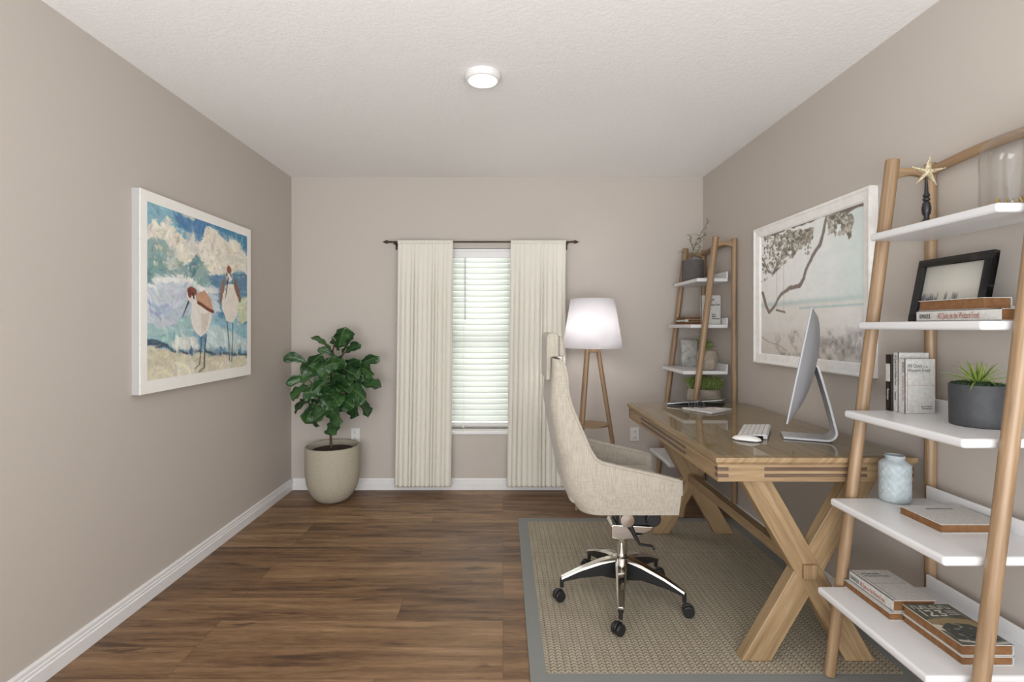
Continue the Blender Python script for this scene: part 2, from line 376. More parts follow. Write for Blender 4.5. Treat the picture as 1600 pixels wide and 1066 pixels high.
# ------------------------------------------------------------ picture painter (flat artwork made on a colour grid)
rng = np.random.RandomState(3)
def vnoise(h, w_, ch, cw, seed):
    r = np.random.RandomState(seed).rand(ch + 2, cw + 2)
    yy = np.linspace(0, ch, h); xx = np.linspace(0, cw, w_); yi = yy.astype(int); xi = xx.astype(int)
    fy = (yy - yi)[:, None]; fx = (xx - xi)[None]; fy = fy * fy * (3 - 2 * fy); fx = fx * fx * (3 - 2 * fx)
    a = r[yi][:, xi]; b = r[yi][:, xi + 1]; c = r[yi + 1][:, xi]; d = r[yi + 1][:, xi + 1]
    return (a * (1 - fx) + b * fx) * (1 - fy) + (c * (1 - fx) + d * fx) * fy
def fbm(h, w_, c, seed, ax=1.0, oct_=4):
    s = 0; t_ = 0
    for k in range(oct_):
        s = s + vnoise(h, w_, max(1, int(c * 2 ** k)), max(1, int(c * ax * 2 ** k)), seed + k) * 0.6 ** k; t_ += 0.6 ** k
    return s / t_
class Art:
    def __init__(s, w_, h, col):
        s.w = w_; s.h = h; s.im = np.ones((h, w_, 3)) * np.array(col, float)
        s.U, s.V = np.meshgrid((np.arange(w_) + .5) / w_, (np.arange(h) + .5) / h)
        s.du = (fbm(h, w_, 9, 11) - .5) * 0.035; s.dv = (fbm(h, w_, 9, 29) - .5) * 0.035; s.asp = 1.0
    def put(s, mask, col, a=1.0):
        m = (mask * a)[..., None]; s.im = s.im * (1 - m) + np.array(col, float) * m
    def poly(s, pts, col, a=1.0, wob=1.0):
        U = s.U + s.du * wob; V = s.V + s.dv * wob; ins = np.zeros(U.shape, bool); n = len(pts)
        for i in range(n):
            x0, y0 = pts[i]; x1, y1 = pts[(i + 1) % n]
            c = ((y0 > V) != (y1 > V)); xs = (x1 - x0) * (V - y0) / ((y1 - y0) if y1 != y0 else 1e-9) + x0
            ins ^= c & (U < xs)
        s.put(ins.astype(float), col, a)
    def ell(s, c, r, col, a=1.0, wob=0.5, soft=0.15):
        U = s.U + s.du * wob; V = s.V + s.dv * wob
        d = ((U - c[0]) / r[0]) ** 2 + ((V - c[1]) / r[1]) ** 2; s.put(np.clip((1 - d) / soft, 0, 1), col, a)
    def stroke(s, pts, wd, col, a=1.0, wob=0.3):
        U = s.U + s.du * wob; V = s.V + s.dv * wob; D = np.full(U.shape, 9.); wds = wd if isinstance(wd, (list, tuple)) else [wd] * len(pts)
        for i in range(len(pts) - 1):
            x0, y0 = pts[i]; x1, y1 = pts[i + 1]; dx = x1 - x0; dy = y1 - y0
            t_ = np.clip(((U - x0) * dx + (V - y0) * dy) / (dx * dx + dy * dy + 1e-12), 0, 1)
            D = np.minimum(D, np.hypot(U - x0 - t_ * dx, V - y0 - t_ * dy) - (wds[i] * (1 - t_) + wds[i + 1] * t_) / 2)
        s.put(np.clip(0.5 - D * s.w, 0, 1), col, a)
    def grain(s, amp, c, seed, ax=1.0):
        s.im = s.im + ((fbm(s.h, s.w, c, seed, ax) - .5) * amp)[..., None]
    def panel(s, name, p00, uvec, vvec, parent, mat, thick=None):
        p00 = Vector(p00); uvec = Vector(uvec); vvec = Vector(vvec); off = WL[parent.name]; w1, h1 = s.w, s.h
        vs = [tuple(p00 + uvec * (i / (w1 - 1)) + vvec * (j / (h1 - 1)) - off) for j in range(h1) for i in range(w1)]
        fs = [(j * w1 + i, (j + 1) * w1 + i, (j + 1) * w1 + i + 1, j * w1 + i + 1) for j in range(h1 - 1) for i in range(w1 - 1)]
        me = bpy.data.meshes.new(name); me.from_pydata(vs, [], fs)
        at = me.color_attributes.new('Col', 'FLOAT_COLOR', 'POINT'); c = np.clip(s.im, 0, 255) / 255
        c = np.where(c <= 0.04045, c / 12.92, ((c + 0.055) / 1.055) ** 2.4); arr = np.ones((h1 * w1, 4), np.float32); arr[:, :3] = c.reshape(-1, 3)
        at.data.foreach_set('color', arr.ravel()); me.materials.append(mat)
        o = bpy.data.objects.new(name, me); COL.objects.link(o); o.parent = parent; WL[o.name] = Vector(off); return o

# ------------------------------------------------------------ THE SETTING
XL, XR, YB, ZC, YF = -1.653, 1.562, 3.9, 2.44, -0.7
def struct(name, mb, mat, **k): o = obj(name, mb, mat, **k); o['kind'] = 'structure'; return o
struct('floor', MB().box((XL - .12, YF, -.1), (XR + .12, YB + .15, 0)), M['floor'])
struct('ceiling', MB().box((XL - .12, YF, ZC), (XR + .12, YB + .15, ZC + .1)), M['ceiling'])
struct('wall_left', MB().box((XL - .12, YF, 0), (XL, YB + .15, ZC)), M['wall'])
struct('wall_right', MB().box((XR, YF, 0), (XR + .12, YB + .15, ZC)), M['wall'])
WX0, WX1, WZ0, WZ1 = -0.54, 0.20, 0.455, 1.885
mb = MB().box((XL, YB, 0), (WX0, YB + .15, ZC)).box((WX1, YB, 0), (XR, YB + .15, ZC)).box((WX0, YB, 0), (WX1, YB + .15, WZ0)).box((WX0, YB, WZ1), (WX1, YB + .15, ZC))
struct('wall_back', mb, M['wall'])
def base_prof(): return [(0, 0), (0.016, 0), (0.016, 0.050), (0.012, 0.054), (0.012, 0.064), (0.009, 0.067), (0.009, 0.080), (0.005, 0.088), (0, 0.088)]
def baseboard(name, a, b, inward):
    a = Vector(a); b = Vector(b); n = Vector(inward); P = base_prof(); k = len(P)
    vs = [a + n * x + Vector((0, 0, z)) for x, z in P] + [b + n * x + Vector((0, 0, z)) for x, z in P]
    m = MB().add(vs, [tuple(range(k)), tuple(reversed(range(k, 2 * k)))] + [(i, i + k, (i + 1) % k + k, (i + 1) % k) for i in range(k)])
    struct(name, m, M['trim'])
baseboard('baseboard_left', (XL, YF, 0), (XL, YB, 0), (1, 0, 0))
baseboard('baseboard_right', (XR, YF, 0), (XR, YB, 0), (-1, 0, 0))
baseboard('baseboard_back', (XL + .016, YB, 0), (XR - .016, YB, 0), (0, -1, 0))
# window: frame, sash rail, two panes, sill
win = MB().box((WX0, YB + .09, WZ0), (WX0 + .04, YB + .14, WZ1)).box((WX1 - .04, YB + .09, WZ0), (WX1, YB + .14, WZ1))
win.box((WX0, YB + .09, WZ0), (WX1, YB + .14, WZ0 + .045)).box((WX0, YB + .09, WZ1 - .045), (WX1, YB + .14, WZ1)).box((WX0 + .04, YB + .085, 1.15), (WX1 - .04, YB + .13, 1.195))
wo = struct('window_1', win, M['trim'], bevel=.003)
obj('window_pane', MB().box((WX0 + .04, YB + .108, WZ0 + .045), (WX1 - .04, YB + .113, WZ1 - .045)), M['glass'], wo)
obj('window_sill', MB().box((WX0 + .001, YB - .012, WZ0 - .024), (WX1 - .001, YB + .09, WZ0 - .0005)), M['trim'], wo, bevel=.004)

# greenery and pale ground seen in slivers between the slats
lawn = MB().box((-3.5, 6.0, -0.3), (3.5, 14.0, -0.2)); struct('lawn', lawn, mottled('green_lawn', rgb(170, 174, 160), rgb(190, 192, 180), 12, 0.9))
# ceiling light
cl = thing('ceiling_light', (-0.094, 2.316, ZC), 'small round flush ceiling light with lit white diffuser', 'ceiling light')
obj('trim_ring', MB().lathe([(0.060, -.0005), (.083, -.0005), (.084, -.006), (.080, -.022), (.074, -.029), (.066, -.030), (.064, -.024), (.060, -.010)], (-0.094, 2.316, ZC), 48), M['white'], cl, smooth=True)
obj('diffuser', MB().lathe([(.001, -.036), (.040, -.0355), (.060, -.031), (.0655, -.027), (.0655, -.02), (.001, -.02)], (-0.094, 2.316, ZC), 40), M['lampglow'], cl, smooth=True)

# window blind
bl = thing('window_blind', (-0.17, YB + .045, WZ0), 'white horizontal slatted blind lowered between the cream curtains', 'blind')
obj('valance', MB().box((WX0 + .01, YB + .002, 1.812), (WX1 - .01, YB + .014, 1.882)).box((WX0 + .01, YB + .0005, 1.858), (WX1 - .01, YB + .016, 1.866)).box((WX0 + .01, YB + .014, 1.84), (WX1 - .01, YB + .075, 1.882)), M['trim'], bl, bevel=.003)
sl = MB(); z = 1.800; nsl = 0
ta = math.radians(73)
while z > 0.545:
    c = Vector((-0.17, YB + .045, z)); vs = []
    for xx in (WX0 + .012, WX1 - .012):
        for q in (-1, -.5, 0, .5, 1):
            crown = 0.0025 * (1 - q * q); y = q * .025 * math.cos(ta) - crown * math.sin(ta); zz = q * .025 * math.sin(ta) + crown * math.cos(ta)
            vs.append((xx, c.y + y, z + zz))
    sl.add(vs, [(k, k + 1, k + 6, k + 5) for k in range(4)]); z -= .0447; nsl += 1
obj('slats', sl, M['slat'], bl, solid=.0028, smooth=True)
obj('bottom_rail', MB().box((WX0 + .012, YB + .022, .503), (WX1 - .012, YB + .068, .520)), M['white'], bl, bevel=.004)
for x in (-.34, .01): obj('lift_cord', MB().tube([(x + .03, YB + .012, 1.81), (x + .03, YB + .016, .50)], .0012, 6), M['white'], bl)
obj('tassel', MB().lathe([(.001, 0), (.006, .003), (.005, .018), (.002, .024)], (-.31, YB + .012, .478), 12), M['white'], bl, smooth=True)
obj('tilt_wand', MB().tube([(-.296, YB - .004, 1.81), (-.296, YB - .006, 1.325)], .0035, 8), M['greyplastic'], bl)

# curtain rod + curtains
RY, RZ = 3.80, 1.917
rd = thing('curtain_rod', (0, RY, RZ), 'thin dark bronze curtain rod with pointed finials above window', 'curtain rod')
RX0, RX1 = -0.905, 0.568
obj('rod', MB().tube([(RX0 + .03, RY, RZ), (RX1 - .03, RY, RZ)], .0065, 12), M['bronze'], rd, smooth=True)
for sgn, x in ((1, RX0), (-1, RX1)):
    obj('finial', MB().lathe([(.0008, -.012), (.005, 0), (.013, .016), (.0125, .024), (.007, .036), (.0055, .045), (.009, .048), (.009, .052), (.006, .056)] if sgn > 0 else
        [(.006, -.056), (.009, -.052), (.009, -.048), (.0055, -.045), (.007, -.036), (.0125, -.024), (.013, -.016), (.005, 0), (.0008, .012)], (x, RY, RZ), 16, 'x'), M['bronze'], rd, smooth=True)
    bk = MB().tube([(x + sgn * .078, RY, RZ - .011), (x + sgn * .078, YB - .002, RZ - .011)], .006, 10).box((x + sgn * .078 - .012, YB - .006, RZ - .045), (x + sgn * .078 + .012, YB - .0005, RZ + .02))
    bk.lathe([(.004, -.012), (.010, -.008), (.010, .008), (.004, .012)], (x + sgn * .078, RY, RZ - .008), 12, 'y'); obj('bracket', bk, M['bronze'], rd, bevel=.0015)
def curtain(x0, x1, b0, b1, ph, lab, seed):
    r = random.Random(seed); nx, nz = 220, 110; zt, zb = RZ + .012, .055; vs = []
    folds = []; u = 0.0
    while u < 1: folds.append(u); u += r.uniform(.05, .10)
    folds.append(1.001); amp = [r.uniform(.55, 1.1) for _ in folds]
    for j in range(nz + 1):
        v_ = j / nz; z_ = zt + (zb - zt) * (v_ ** 0.9); A = .0045 + .021 * min(1, v_ * 5) * (0.85 + .15 * v_)
        if v_ < .03: A = .006
        for i in range(nx + 1):
            u = i / nx; k = max(q for q in range(len(folds) - 1) if folds[q] <= u + 1e-9); loc = (u - folds[k]) / (folds[k + 1] - folds[k])
            yy = -A * amp[k] * (math.sin(PI * loc) ** 0.8) + A * .06 * math.sin(u * 31 + ph) * (1 - .5 * v_)
            sh = .003 * math.sin(v_ * 4 + ph)
            xx = (x0 + (x1 - x0) * u) * (1 - v_) + (b0 + (b1 - b0) * u) * v_ + sh * math.sin(PI * u)
            vs.append((xx, RY - .004 + yy + (.0 if v_ > .03 else .0), z_))
    w1 = nx + 1
    m = MB().add(vs, [(j * w1 + i, j * w1 + i + 1, (j + 1) * w1 + i + 1, (j + 1) * w1 + i) for j in range(nz) for i in range(nx)])
    t_ = thing('curtain', ((x0 + x1) / 2, RY, zb), lab, 'curtain', 'cream curtains')
    obj('curtain_cloth', m, M['curtain'], t_, smooth=True, solid=.0025)
    hem = MB(); n2 = 120
    hv = []
    for zz, dy in ((zt, .004), (zt - .022, .004), (zt - .024, .002)):
        for i in range(n2 + 1):
            u = i / n2; hv.append((x0 + (x1 - x0) * u, RY - .0125 - dy - .0018 * math.sin(u * 90), zz))
    w2 = n2 + 1; hem.add(hv, [(j * w2 + i, j * w2 + i + 1, (j + 1) * w2 + i + 1, (j + 1) * w2 + i) for j in range(2) for i in range(n2)])
    obj('rod_pocket', hem, M['curtain'], t_, smooth=True, solid=.002)
pxc = lambda px, y: (px - CX) * y / FPX
curtain(pxc(622, RY), pxc(708, RY), pxc(617, RY), pxc(705, RY), 0.3, 'cream pleated curtain panel hanging on the left, potted tree side of the window', 1)
curtain(pxc(798, RY), pxc(884, RY), pxc(792, RY), pxc(884, RY), 1.7, 'cream pleated curtain panel hanging on the right, floor lamp side of the window', 5)

# electrical outlets
def outlet(x, z_, lab):
    t_ = thing('electrical_outlet', (x, YB, z_), lab, 'outlet', 'wall outlets')
    obj('cover_plate', MB().box((x - .034, YB - .006, z_ - .054), (x + .034, YB - .0003, z_ + .054)), M['white'], t_, bevel=.003)
    for s in (-1, 1):
        rc = obj('receptacle', MB().lathe([(.014, -.0095), (.016, -.0085), (.016, -.005)], (x, YB, z_ + s * .022), 20, 'y'), M['white'], t_, smooth=True)
        sl_ = MB().box((x - .0075, YB - .0102, z_ + s * .022), (x - .0045, YB - .0092, z_ + s * .022 + .009)).box((x + .0045, YB - .0102, z_ + s * .022), (x + .0075, YB - .0092, z_ + s * .022 + .009))
        sl_.lathe([(.0025, -.0102), (.0025, -.0092)], (x, YB, z_ + s * .022 - .007), 10, 'y'); obj('slots', sl_, M['ink'], rc)
outlet(pxc(555.5, YB), .425, 'white double wall outlet just behind the rim of the potted tree planter')
outlet(pxc(991.5, YB), .432, 'white double wall outlet between the floor lamp and the desk')

# ------------------------------------------------------------ RUG
RUGZ = .009
rg = thing('area_rug', (.8, 2.5, 0), 'beige braided rug with flat grey border under the desk and chair', 'rug')
obj('weave', MB().box((.158, 1.818, 0.0004), (1.46, 3.235, RUGZ)), M['rug'], rg, bevel=.002)
RB = MB().box((.098, 1.758, .0004), (.158, 3.295, RUGZ - .001)).box((1.46, 1.758, .0004), (1.52, 3.295, RUGZ - .001)).box((.158, 1.758, .0004), (1.46, 1.818, RUGZ - .001)).box((.158, 3.235, .0004), (1.46, 3.295, RUGZ - .001))
obj('border', RB, M['rugborder'], rg, bevel=.002)

# ------------------------------------------------------------ LADDER SHELF UNITS
SH = [(.347, 1.118), (.662, 1.163), (.974, 1.213), (1.287, 1.262), (1.600, 1.304)]   # board top z, front edge x
SY0, SY1, XB = 1.316, 1.778, 1.515
shelfroot = thing('ladder_shelf', (1.37, 1.55, 0), 'oak ladder shelf with five white boards standing nearest at the right edge', 'shelf', 'oak ladder shelves')
for yb, yt, xa_, xb_ in ((1.288, 1.290, 1.19, 1.419), (1.806, 1.800, 1.180, 1.405)):
    a = Vector((xa_, yb, (RUGZ + .0005) if yb > 1.7 else 0.0005)); b = Vector((xb_, yt, 1.872))
    obj('slanted_post', MB().tube([a + (b - a) * k / 6 for k in range(7)], [.0180 + .0038 * k / 6 for k in range(7)], 16), M['oak'], shelfroot, grain=(b - a), bevel=.003, seg=2)
for yy in (1.290, 1.800):
    obj('upright_post', MB().tube([(1.541, yy, 0.0905), (1.541, yy, 1.86)], .0178, 16).tube([(1.523, yy, (RUGZ - .001 if yy > 1.7 else .0005)), (1.534, yy, .10)], .0085, 8), M['oak'], shelfroot, grain=(0, 0, 1), bevel=.003)
for k, (zt, xf) in enumerate(SH):
    so = obj('shelf_board', MB().box((xf, SY0, zt - .026), (XB, SY1, zt)), M['shelf'], shelfroot, bevel=.009, seg=4)
    obj('back_lip', MB().box((XB - .011, SY0, zt - .004), (XB - .001, SY1, zt + .045)), M['shelf'], so, bevel=.005, seg=3)
for yy in (1.290, 1.800):      # short arched rails joining the two posts of a side
    pts = []; x0, x1 = 1.412, 1.530; n = 8
    top = [(x0 + (x1 - x0) * i / n, 1.842) for i in range(n + 1)]
    bot = [(x0 + (x1 - x0) * i / n, 1.800 + .016 * math.sin(PI * i / n)) for i in range(n + 1)][::-1]
    obj('side_rail', MB().prism(top + bot, yy - .011, yy + .011), M['oak'], shelfroot, grain=(1, 0, 0), bevel=.003)
n = 14
tp = [Vector((1.537 - .0 * i, 1.290 + (1.800 - 1.290) * i / n, 1.828 + .018 * math.sin(PI * i / n))) for i in range(n + 1)]
obj('top_rail', MB().tube(tp, .0165, 14, flat=1.0), M['oak'], shelfroot, grain=(0, 1, 0), smooth=True)
rear = copy_tree(shelfroot); rear.location = (1.37, 1.55 + 2.04, 0)
rear['label'] = 'oak ladder shelf with five white boards standing in the far corner behind the desk'

# ------------------------------------------------------------ DESK
DX0, DX1, DY0, DY1, DZ = .780, 1.520, 1.8275, 3.140, .790
dk = thing('desk', (1.15, 2.48, 0), 'oak desk with glass top and crossed legs standing along the right wall', 'desk')
# slab with inward sloping underside
vs = []
for z_, i in ((DZ, 0), (DZ - .016, 0), (DZ - .026, .008)):
    vs += [(DX0 + i, DY0 + i, z_), (DX1 - i, DY0 + i, z_), (DX1 - i, DY1 - i, z_), (DX0 + i, DY1 - i, z_)]
fs = [(0, 1, 2, 3), (11, 10, 9, 8)] + [(r * 4 + k, (r + 1) * 4 + k, (r + 1) * 4 + (k + 1) % 4, r * 4 + (k + 1) % 4) for r in range(2) for k in range(4)]
obj('tabletop', MB().add(vs, fs), M['desk'], dk, grain=(0, 1, 0), bevel=.0015)
obj('glass_top', MB().box((DX0 + .012, DY0 + .012, DZ + .0004), (DX1 - .012, DY1 - .012, DZ + .0064)), M['deskglass'], dk, bevel=.0015)
GZ = DZ + .0066
AZ0, AZ1, ai = .700, DZ - .026, .010
for a_, b_, g_ in (((DX0 + ai, DY0 + ai, AZ0), (DX1 - ai, DY0 + ai + .022, AZ1), (1, 0, 0)), ((DX0 + ai, DY1 - ai - .022, AZ0), (DX1 - ai, DY1 - ai, AZ1), (1, 0, 0)),
        ((DX0 + ai, DY0 + ai + .0221, AZ0), (DX0 + ai + .022, DY1 - ai - .0221, AZ1), (0, 1, 0)), ((DX1 - ai - .022, DY0 + ai + .0221, AZ0), (DX1 - ai, DY1 - ai - .0221, AZ1), (0, 1, 0))):
    obj('apron', MB().box(a_, b_), M['desk'], dk, grain=g_, bevel=.0015)
e = .0008
for z0 in (.7165, .7405):
    m = MB()
    for y in (DY0 + ai, DY1 - ai): m.box((.962, y - e, z0), (1.340, y + e, z0 + .013))
    for x in (DX0 + ai, DX1 - ai):
        m.box((x - e, 2.16, z0), (x + e, 2.86, z0 + .013))
        for y in (DY0 + ai, DY1 - ai):
            q = 1 if x < 1 else -1; w_ = 1 if y < 2.5 else -1
            m.box((min(x - q * e, x + q * .040), min(y - w_ * e, y + w_ * .024), z0), (max(x - q * e, x + q * .040), max(y - w_ * e, y + w_ * .024), z0 + .013))
    obj('dark_inlay', m, M['wenge'], dk, grain=(1, 0, 0))
XA, XC = .9545, 1.347
def cutleg(xb, xt, y, wd, th, name='leg'):
    zb, zt = RUGZ + .0005, AZ0 - .0005
    m = MB().prism([(xb - wd / 2, zb), (xb + wd / 2, zb), (xt + wd / 2, zt), (xt - wd / 2, zt)], y - th / 2, y + th / 2)
    return obj(name, m, M['desk'], dk, grain=(xt - xb, 0, zt - zb), bevel=.004)
for yy in (1.905, 3.060):
    cutleg(XA, 1.357, yy, .112, .050); cutleg(XC, .951, yy, .112, .0505)
    for e_ in (0,):
        obj('crossing_block', MB().box((1.125, yy - .040, .325), (1.176, yy + .040, .378)), M['desk'], dk, grain=(0, 0, 1), bevel=.003)
obj('stretcher', MB().box((1.128, 1.943, .328), (1.173, 3.022, .374)), M['desk'], dk, grain=(0, 1, 0), bevel=.004)

# ------------------------------------------------------------ DESK TOP OBJECTS
th = math.radians(32.5); wdir = Vector((math.sin(th), math.cos(th), 0)); nb = Vector((math.cos(th), -math.sin(th), 0))  # width direction, backward direction
def L(o, a, b, z_): p = Vector(o) + wdir * a + nb * b; return (p.x, p.y, z_)
mc = Vector((1.216, 2.115, 0))
cp = thing('desktop_computer', (1.27, 2.10, GZ), 'silver all-in-one computer seen edge-on on its bent foot on desk', 'computer')
W2 = .28; zb_, zt_ = .905, 1.342; tilt = .080
def scr(a, s, back): # a across, s 0..1 up, back thickness
    return L(mc, a, tilt * s + back, zb_ + (zt_ - zb_) * s - back * .18)
m = MB(); na, ns = 16, 16
def bulge(a, s): return .005 + .050 * max(0, 1 - (a / W2) ** 2) ** .55 * max(0, 1 - (2 * s - 1) ** 2) ** .6
vs = [scr(-W2 + 2 * W2 * i / na, j / ns, 0) for j in range(ns + 1) for i in range(na + 1)] + [scr(-W2 + 2 * W2 * i / na, j / ns, bulge(-W2 + 2 * W2 * i / na, j / ns)) for j in range(ns + 1) for i in range(na + 1)]
w1 = na + 1; N = w1 * (ns + 1); fs = []
for j in range(ns):
    for i in range(na):
        q = j * w1 + i; fs.append((q, q + 1, q + w1 + 1, q + w1)); fs.append((N + q, N + q + w1, N + q + w1 + 1, N + q + 1))
ring = [i for i in range(w1)] + [j * w1 + na for j in range(1, ns + 1)] + [ns * w1 + i for i in range(na - 1, -1, -1)] + [j * w1 for j in range(ns - 1, 0, -1)]
for k in range(len(ring)): a_, b_ = ring[k], ring[(k + 1) % len(ring)]; fs.append((a_, a_ + N, b_ + N, b_))
m.add(vs, fs); obj('display_housing', m, M['housing'], cp, smooth=True)
m = MB(); q = [scr(-W2 + .006, .20, -.0015), scr(W2 - .006, .20, -.0015), scr(W2 - .006, .985, -.0015), scr(-W2 + .006, .985, -.0015)]
q2 = [scr(-W2 + .006, .20, -.0002), scr(W2 - .006, .20, -.0002), scr(W2 - .006, .985, -.0002), scr(-W2 + .006, .985, -.0002)]
m.add(q + q2, [(0, 1, 2, 3), (7, 6, 5, 4), (0, 4, 5, 1), (1, 5, 6, 2), (2, 6, 7, 3), (3, 7, 4, 0)]); obj('screen', m, M['screen'], cp)
# bent foot: profile in (b, z)
prof = [(-.075, GZ + .0005), (.10, GZ + .0005)] 
fc = Vector((1.262, 2.140, 0)); th2 = math.radians(24); w_f = Vector((math.sin(th2), math.cos(th2), 0)); n_f = Vector((math.cos(th2), -math.sin(th2), 0))
cen = [(-.058, GZ + .0055)] + [(.092, GZ + .0055)]
for k in range(1, 8): a_ = -PI / 2 + (PI / 2 + .31) * k / 7; cen.append((.098 + .034 * math.cos(a_), GZ + .0395 + .034 * math.sin(a_)))
cen += [(.108, GZ + .15), (.083, GZ + .25), (.068, GZ + .305), (.055, GZ + .325), (.040, GZ + .330)]
m = MB(); vs = []; hw = .062; tk = .0045
for i, (b_, z_) in enumerate(cen):
    p0 = cen[max(0, i - 1)]; p1 = cen[min(len(cen) - 1, i + 1)]; d = Vector((p1[0] - p0[0], p1[1] - p0[1])).normalized(); nn = Vector((-d.y, d.x))
    for sa, sb in ((-1, -1), (1, -1), (1, 1), (-1, 1)):
        bb = b_ + nn.x * tk * sb; zz = z_ + nn.y * tk * sb; p = fc + w_f * hw * sa + n_f * bb; vs.append((p.x, p.y, zz))
fs = [(0, 1, 2, 3), tuple(reversed([(len(cen) - 1) * 4 + k for k in range(4)]))] + [(i * 4 + k, (i + 1) * 4 + k, (i + 1) * 4 + (k + 1) % 4, i * 4 + (k + 1) % 4) for i in range(len(cen) - 1) for k in range(4)]
m.add(vs, fs); obj('stand', m, M['alu'], cp, bevel=.0015)

kth = math.radians(31); kw = Vector((math.sin(kth), math.cos(kth), 0)); kn = Vector((math.cos(kth), -math.sin(kth), 0))
kc = Vector((1.128, 2.235, GZ))
kb = thing('keyboard', kc, 'thin white and silver keyboard lying on the desk behind the mouse', 'keyboard')
K3 = Matrix((kw, kn, Vector((0, 0, 1)))).transposed()      # columns: along width, towards monitor, up
tl = math.radians(6); K3t = K3 @ Matrix.Rotation(tl, 3, 'X')
obj('key_tray', MB().obox(kc + Vector((0, 0, .0105)), (.262, .118, .004), K3t).obox(kc + kn * .048 + Vector((0, 0, .0085)), (.258, .016, .0155), K3), M['alu'], kb, bevel=.0015)
keys = MB()
for r_ in range(6):
    nk = 14 if r_ else 12
    for c_ in range(nk):
        if r_ == 0 and 3 <= c_ <= 7:
            if c_ > 3: continue
            a = -.131 + .262 * (5.5) / 12; wk = .094
        else: a = -.131 + .262 * (c_ + .5) / nk; wk = .262 / nk - .0028
        p = K3t @ Vector((a, -.049 + .0185 * r_, .0032)); keys.obox(kc + Vector((0, 0, .0105)) + p, (wk, .0155, .003), K3t)
obj('keys', keys, M['white'], kb)
mo = Vector((1.018, 2.085, GZ))
ms = thing('computer_mouse', mo, 'small white mouse lying on desk in front of the keyboard', 'mouse')
def mousemesh(z0, z1, s):
    m = MB(); nu, nv = 24, 6; vs = []; fs = []
    for j in range(nv + 1):
        tt = PI / 2 * j / nv
        for k in range(nu):
            a = 2 * PI * k / nu; ca, sa = math.cos(a), math.sin(a); r0 = math.cos(tt)
            a1 = .056 * s * (abs(ca) ** .8) * math.copysign(1, ca) * r0; b1 = .029 * s * (abs(sa) ** .8) * math.copysign(1, sa) * r0
            p = mo + kn * a1 + kw * b1; vs.append((p.x, p.y, mo.z + z0 + (z1 - z0) * math.sin(tt)))
    for j in range(nv):
        for k in range(nu): k2 = (k + 1) % nu; fs.append((j * nu + k, j * nu + k2, (j + 1) * nu + k2, (j + 1) * nu + k))
    fs.append(tuple(reversed(range(nu)))); return m.add(vs, fs)
obj('mouse_shell', mousemesh(.004, .021, 1), M['white'], ms, smooth=True)
obj('mouse_base', MB().obox(mo + Vector((0, 0, .0025)), (.046, .085, .0045), K3), M['greyplastic'], ms, bevel=.002)

# tablet, magazine, eyeglasses on the far end of the desk
tb0, tb1 = Vector((.990, 3.03, GZ + .004)), Vector((1.345, 3.075, GZ + .030))
tt = thing('laptop', (1.16, 3.05, GZ), 'nearly closed thin grey laptop lying at the far end of the desk', 'laptop')
dv_ = (tb1 - tb0).normalized(); 
m = MB(); sd = Vector((.10, -.0, 0))
wv_ = Vector((.06, -.17, 0))
base = [Vector((.985, 3.000, 0)), Vector((1.290, 2.935, 0)), Vector((1.370, 3.075, 0)), Vector((1.050, 3.120, 0))]
bm_ = [Vector((p.x, p.y, GZ + .0004)) for p in base] + [Vector((p.x, p.y, GZ + .007)) for p in base]
obj('laptop_base', MB().add(bm_, [(0, 3, 2, 1), (4, 5, 6, 7), (0, 1, 5, 4), (1, 2, 6, 5), (2, 3, 7, 6), (3, 0, 4, 7)]), M['black'], tt, bevel=.001)
hz = [.0085, .024, .030, .0085]
hz = [.0085, .040, .028, .0085]
ld = [Vector((p.x, p.y, GZ + h)) for p, h in zip(base, hz)] + [Vector((p.x, p.y, GZ + h + .0045)) for p, h in zip(base, hz)]
obj('laptop_lid', MB().add(ld, [(0, 3, 2, 1), (4, 5, 6, 7), (0, 1, 5, 4), (1, 2, 6, 5), (2, 3, 7, 6), (3, 0, 4, 7)]), M['silver'], tt, bevel=.0012)

mgz = thing('magazine', (1.16, 2.83, GZ), 'white magazine with red print lying at the far end of desk', 'magazine')
mq = [Vector((1.030, 2.872, 0)), Vector((1.130, 2.705, 0)), Vector((1.300, 2.835, 0)), Vector((1.230, 2.876, 0))]
mv = [Vector((p.x, p.y, GZ + .0004)) for p in mq] + [Vector((p.x, p.y, GZ + .011)) for p in mq]
FQ = [(0, 3, 2, 1), (4, 5, 6, 7), (0, 1, 5, 4), (1, 2, 6, 5), (2, 3, 7, 6), (3, 0, 4, 7)]
obj('pages', MB().add(mv, FQ), M['cover'], mgz, bevel=.001)
ar = Art(60, 40, (226, 222, 220)); ar.ell((.45, .12), (.22, .12), (150, 52, 56)); ar.ell((.70, .42), (.10, .12), (186, 84, 78)); ar.stroke([(.15, .7), (.6, .72)], .05, (90, 88, 90)); ar.stroke([(.2, .5), (.5, .5)], .03, (120, 110, 110)); ar.grain(20, 14, 4)
ar.panel('cover_print', mq[3] + Vector((-.16, -.006, GZ + .0114)), Vector((.155, -.003, 0)), Vector((.03, -.08, 0)), mgz, M['print'])
gl = thing('eyeglasses', (1.09, 2.86, GZ + .012), 'round-lensed eyeglasses standing on the magazine', 'eyeglasses')
gz = GZ + .0125; gc = [Vector((1.076, 2.845, gz + .020)), Vector((1.122, 2.835, gz + .020))]
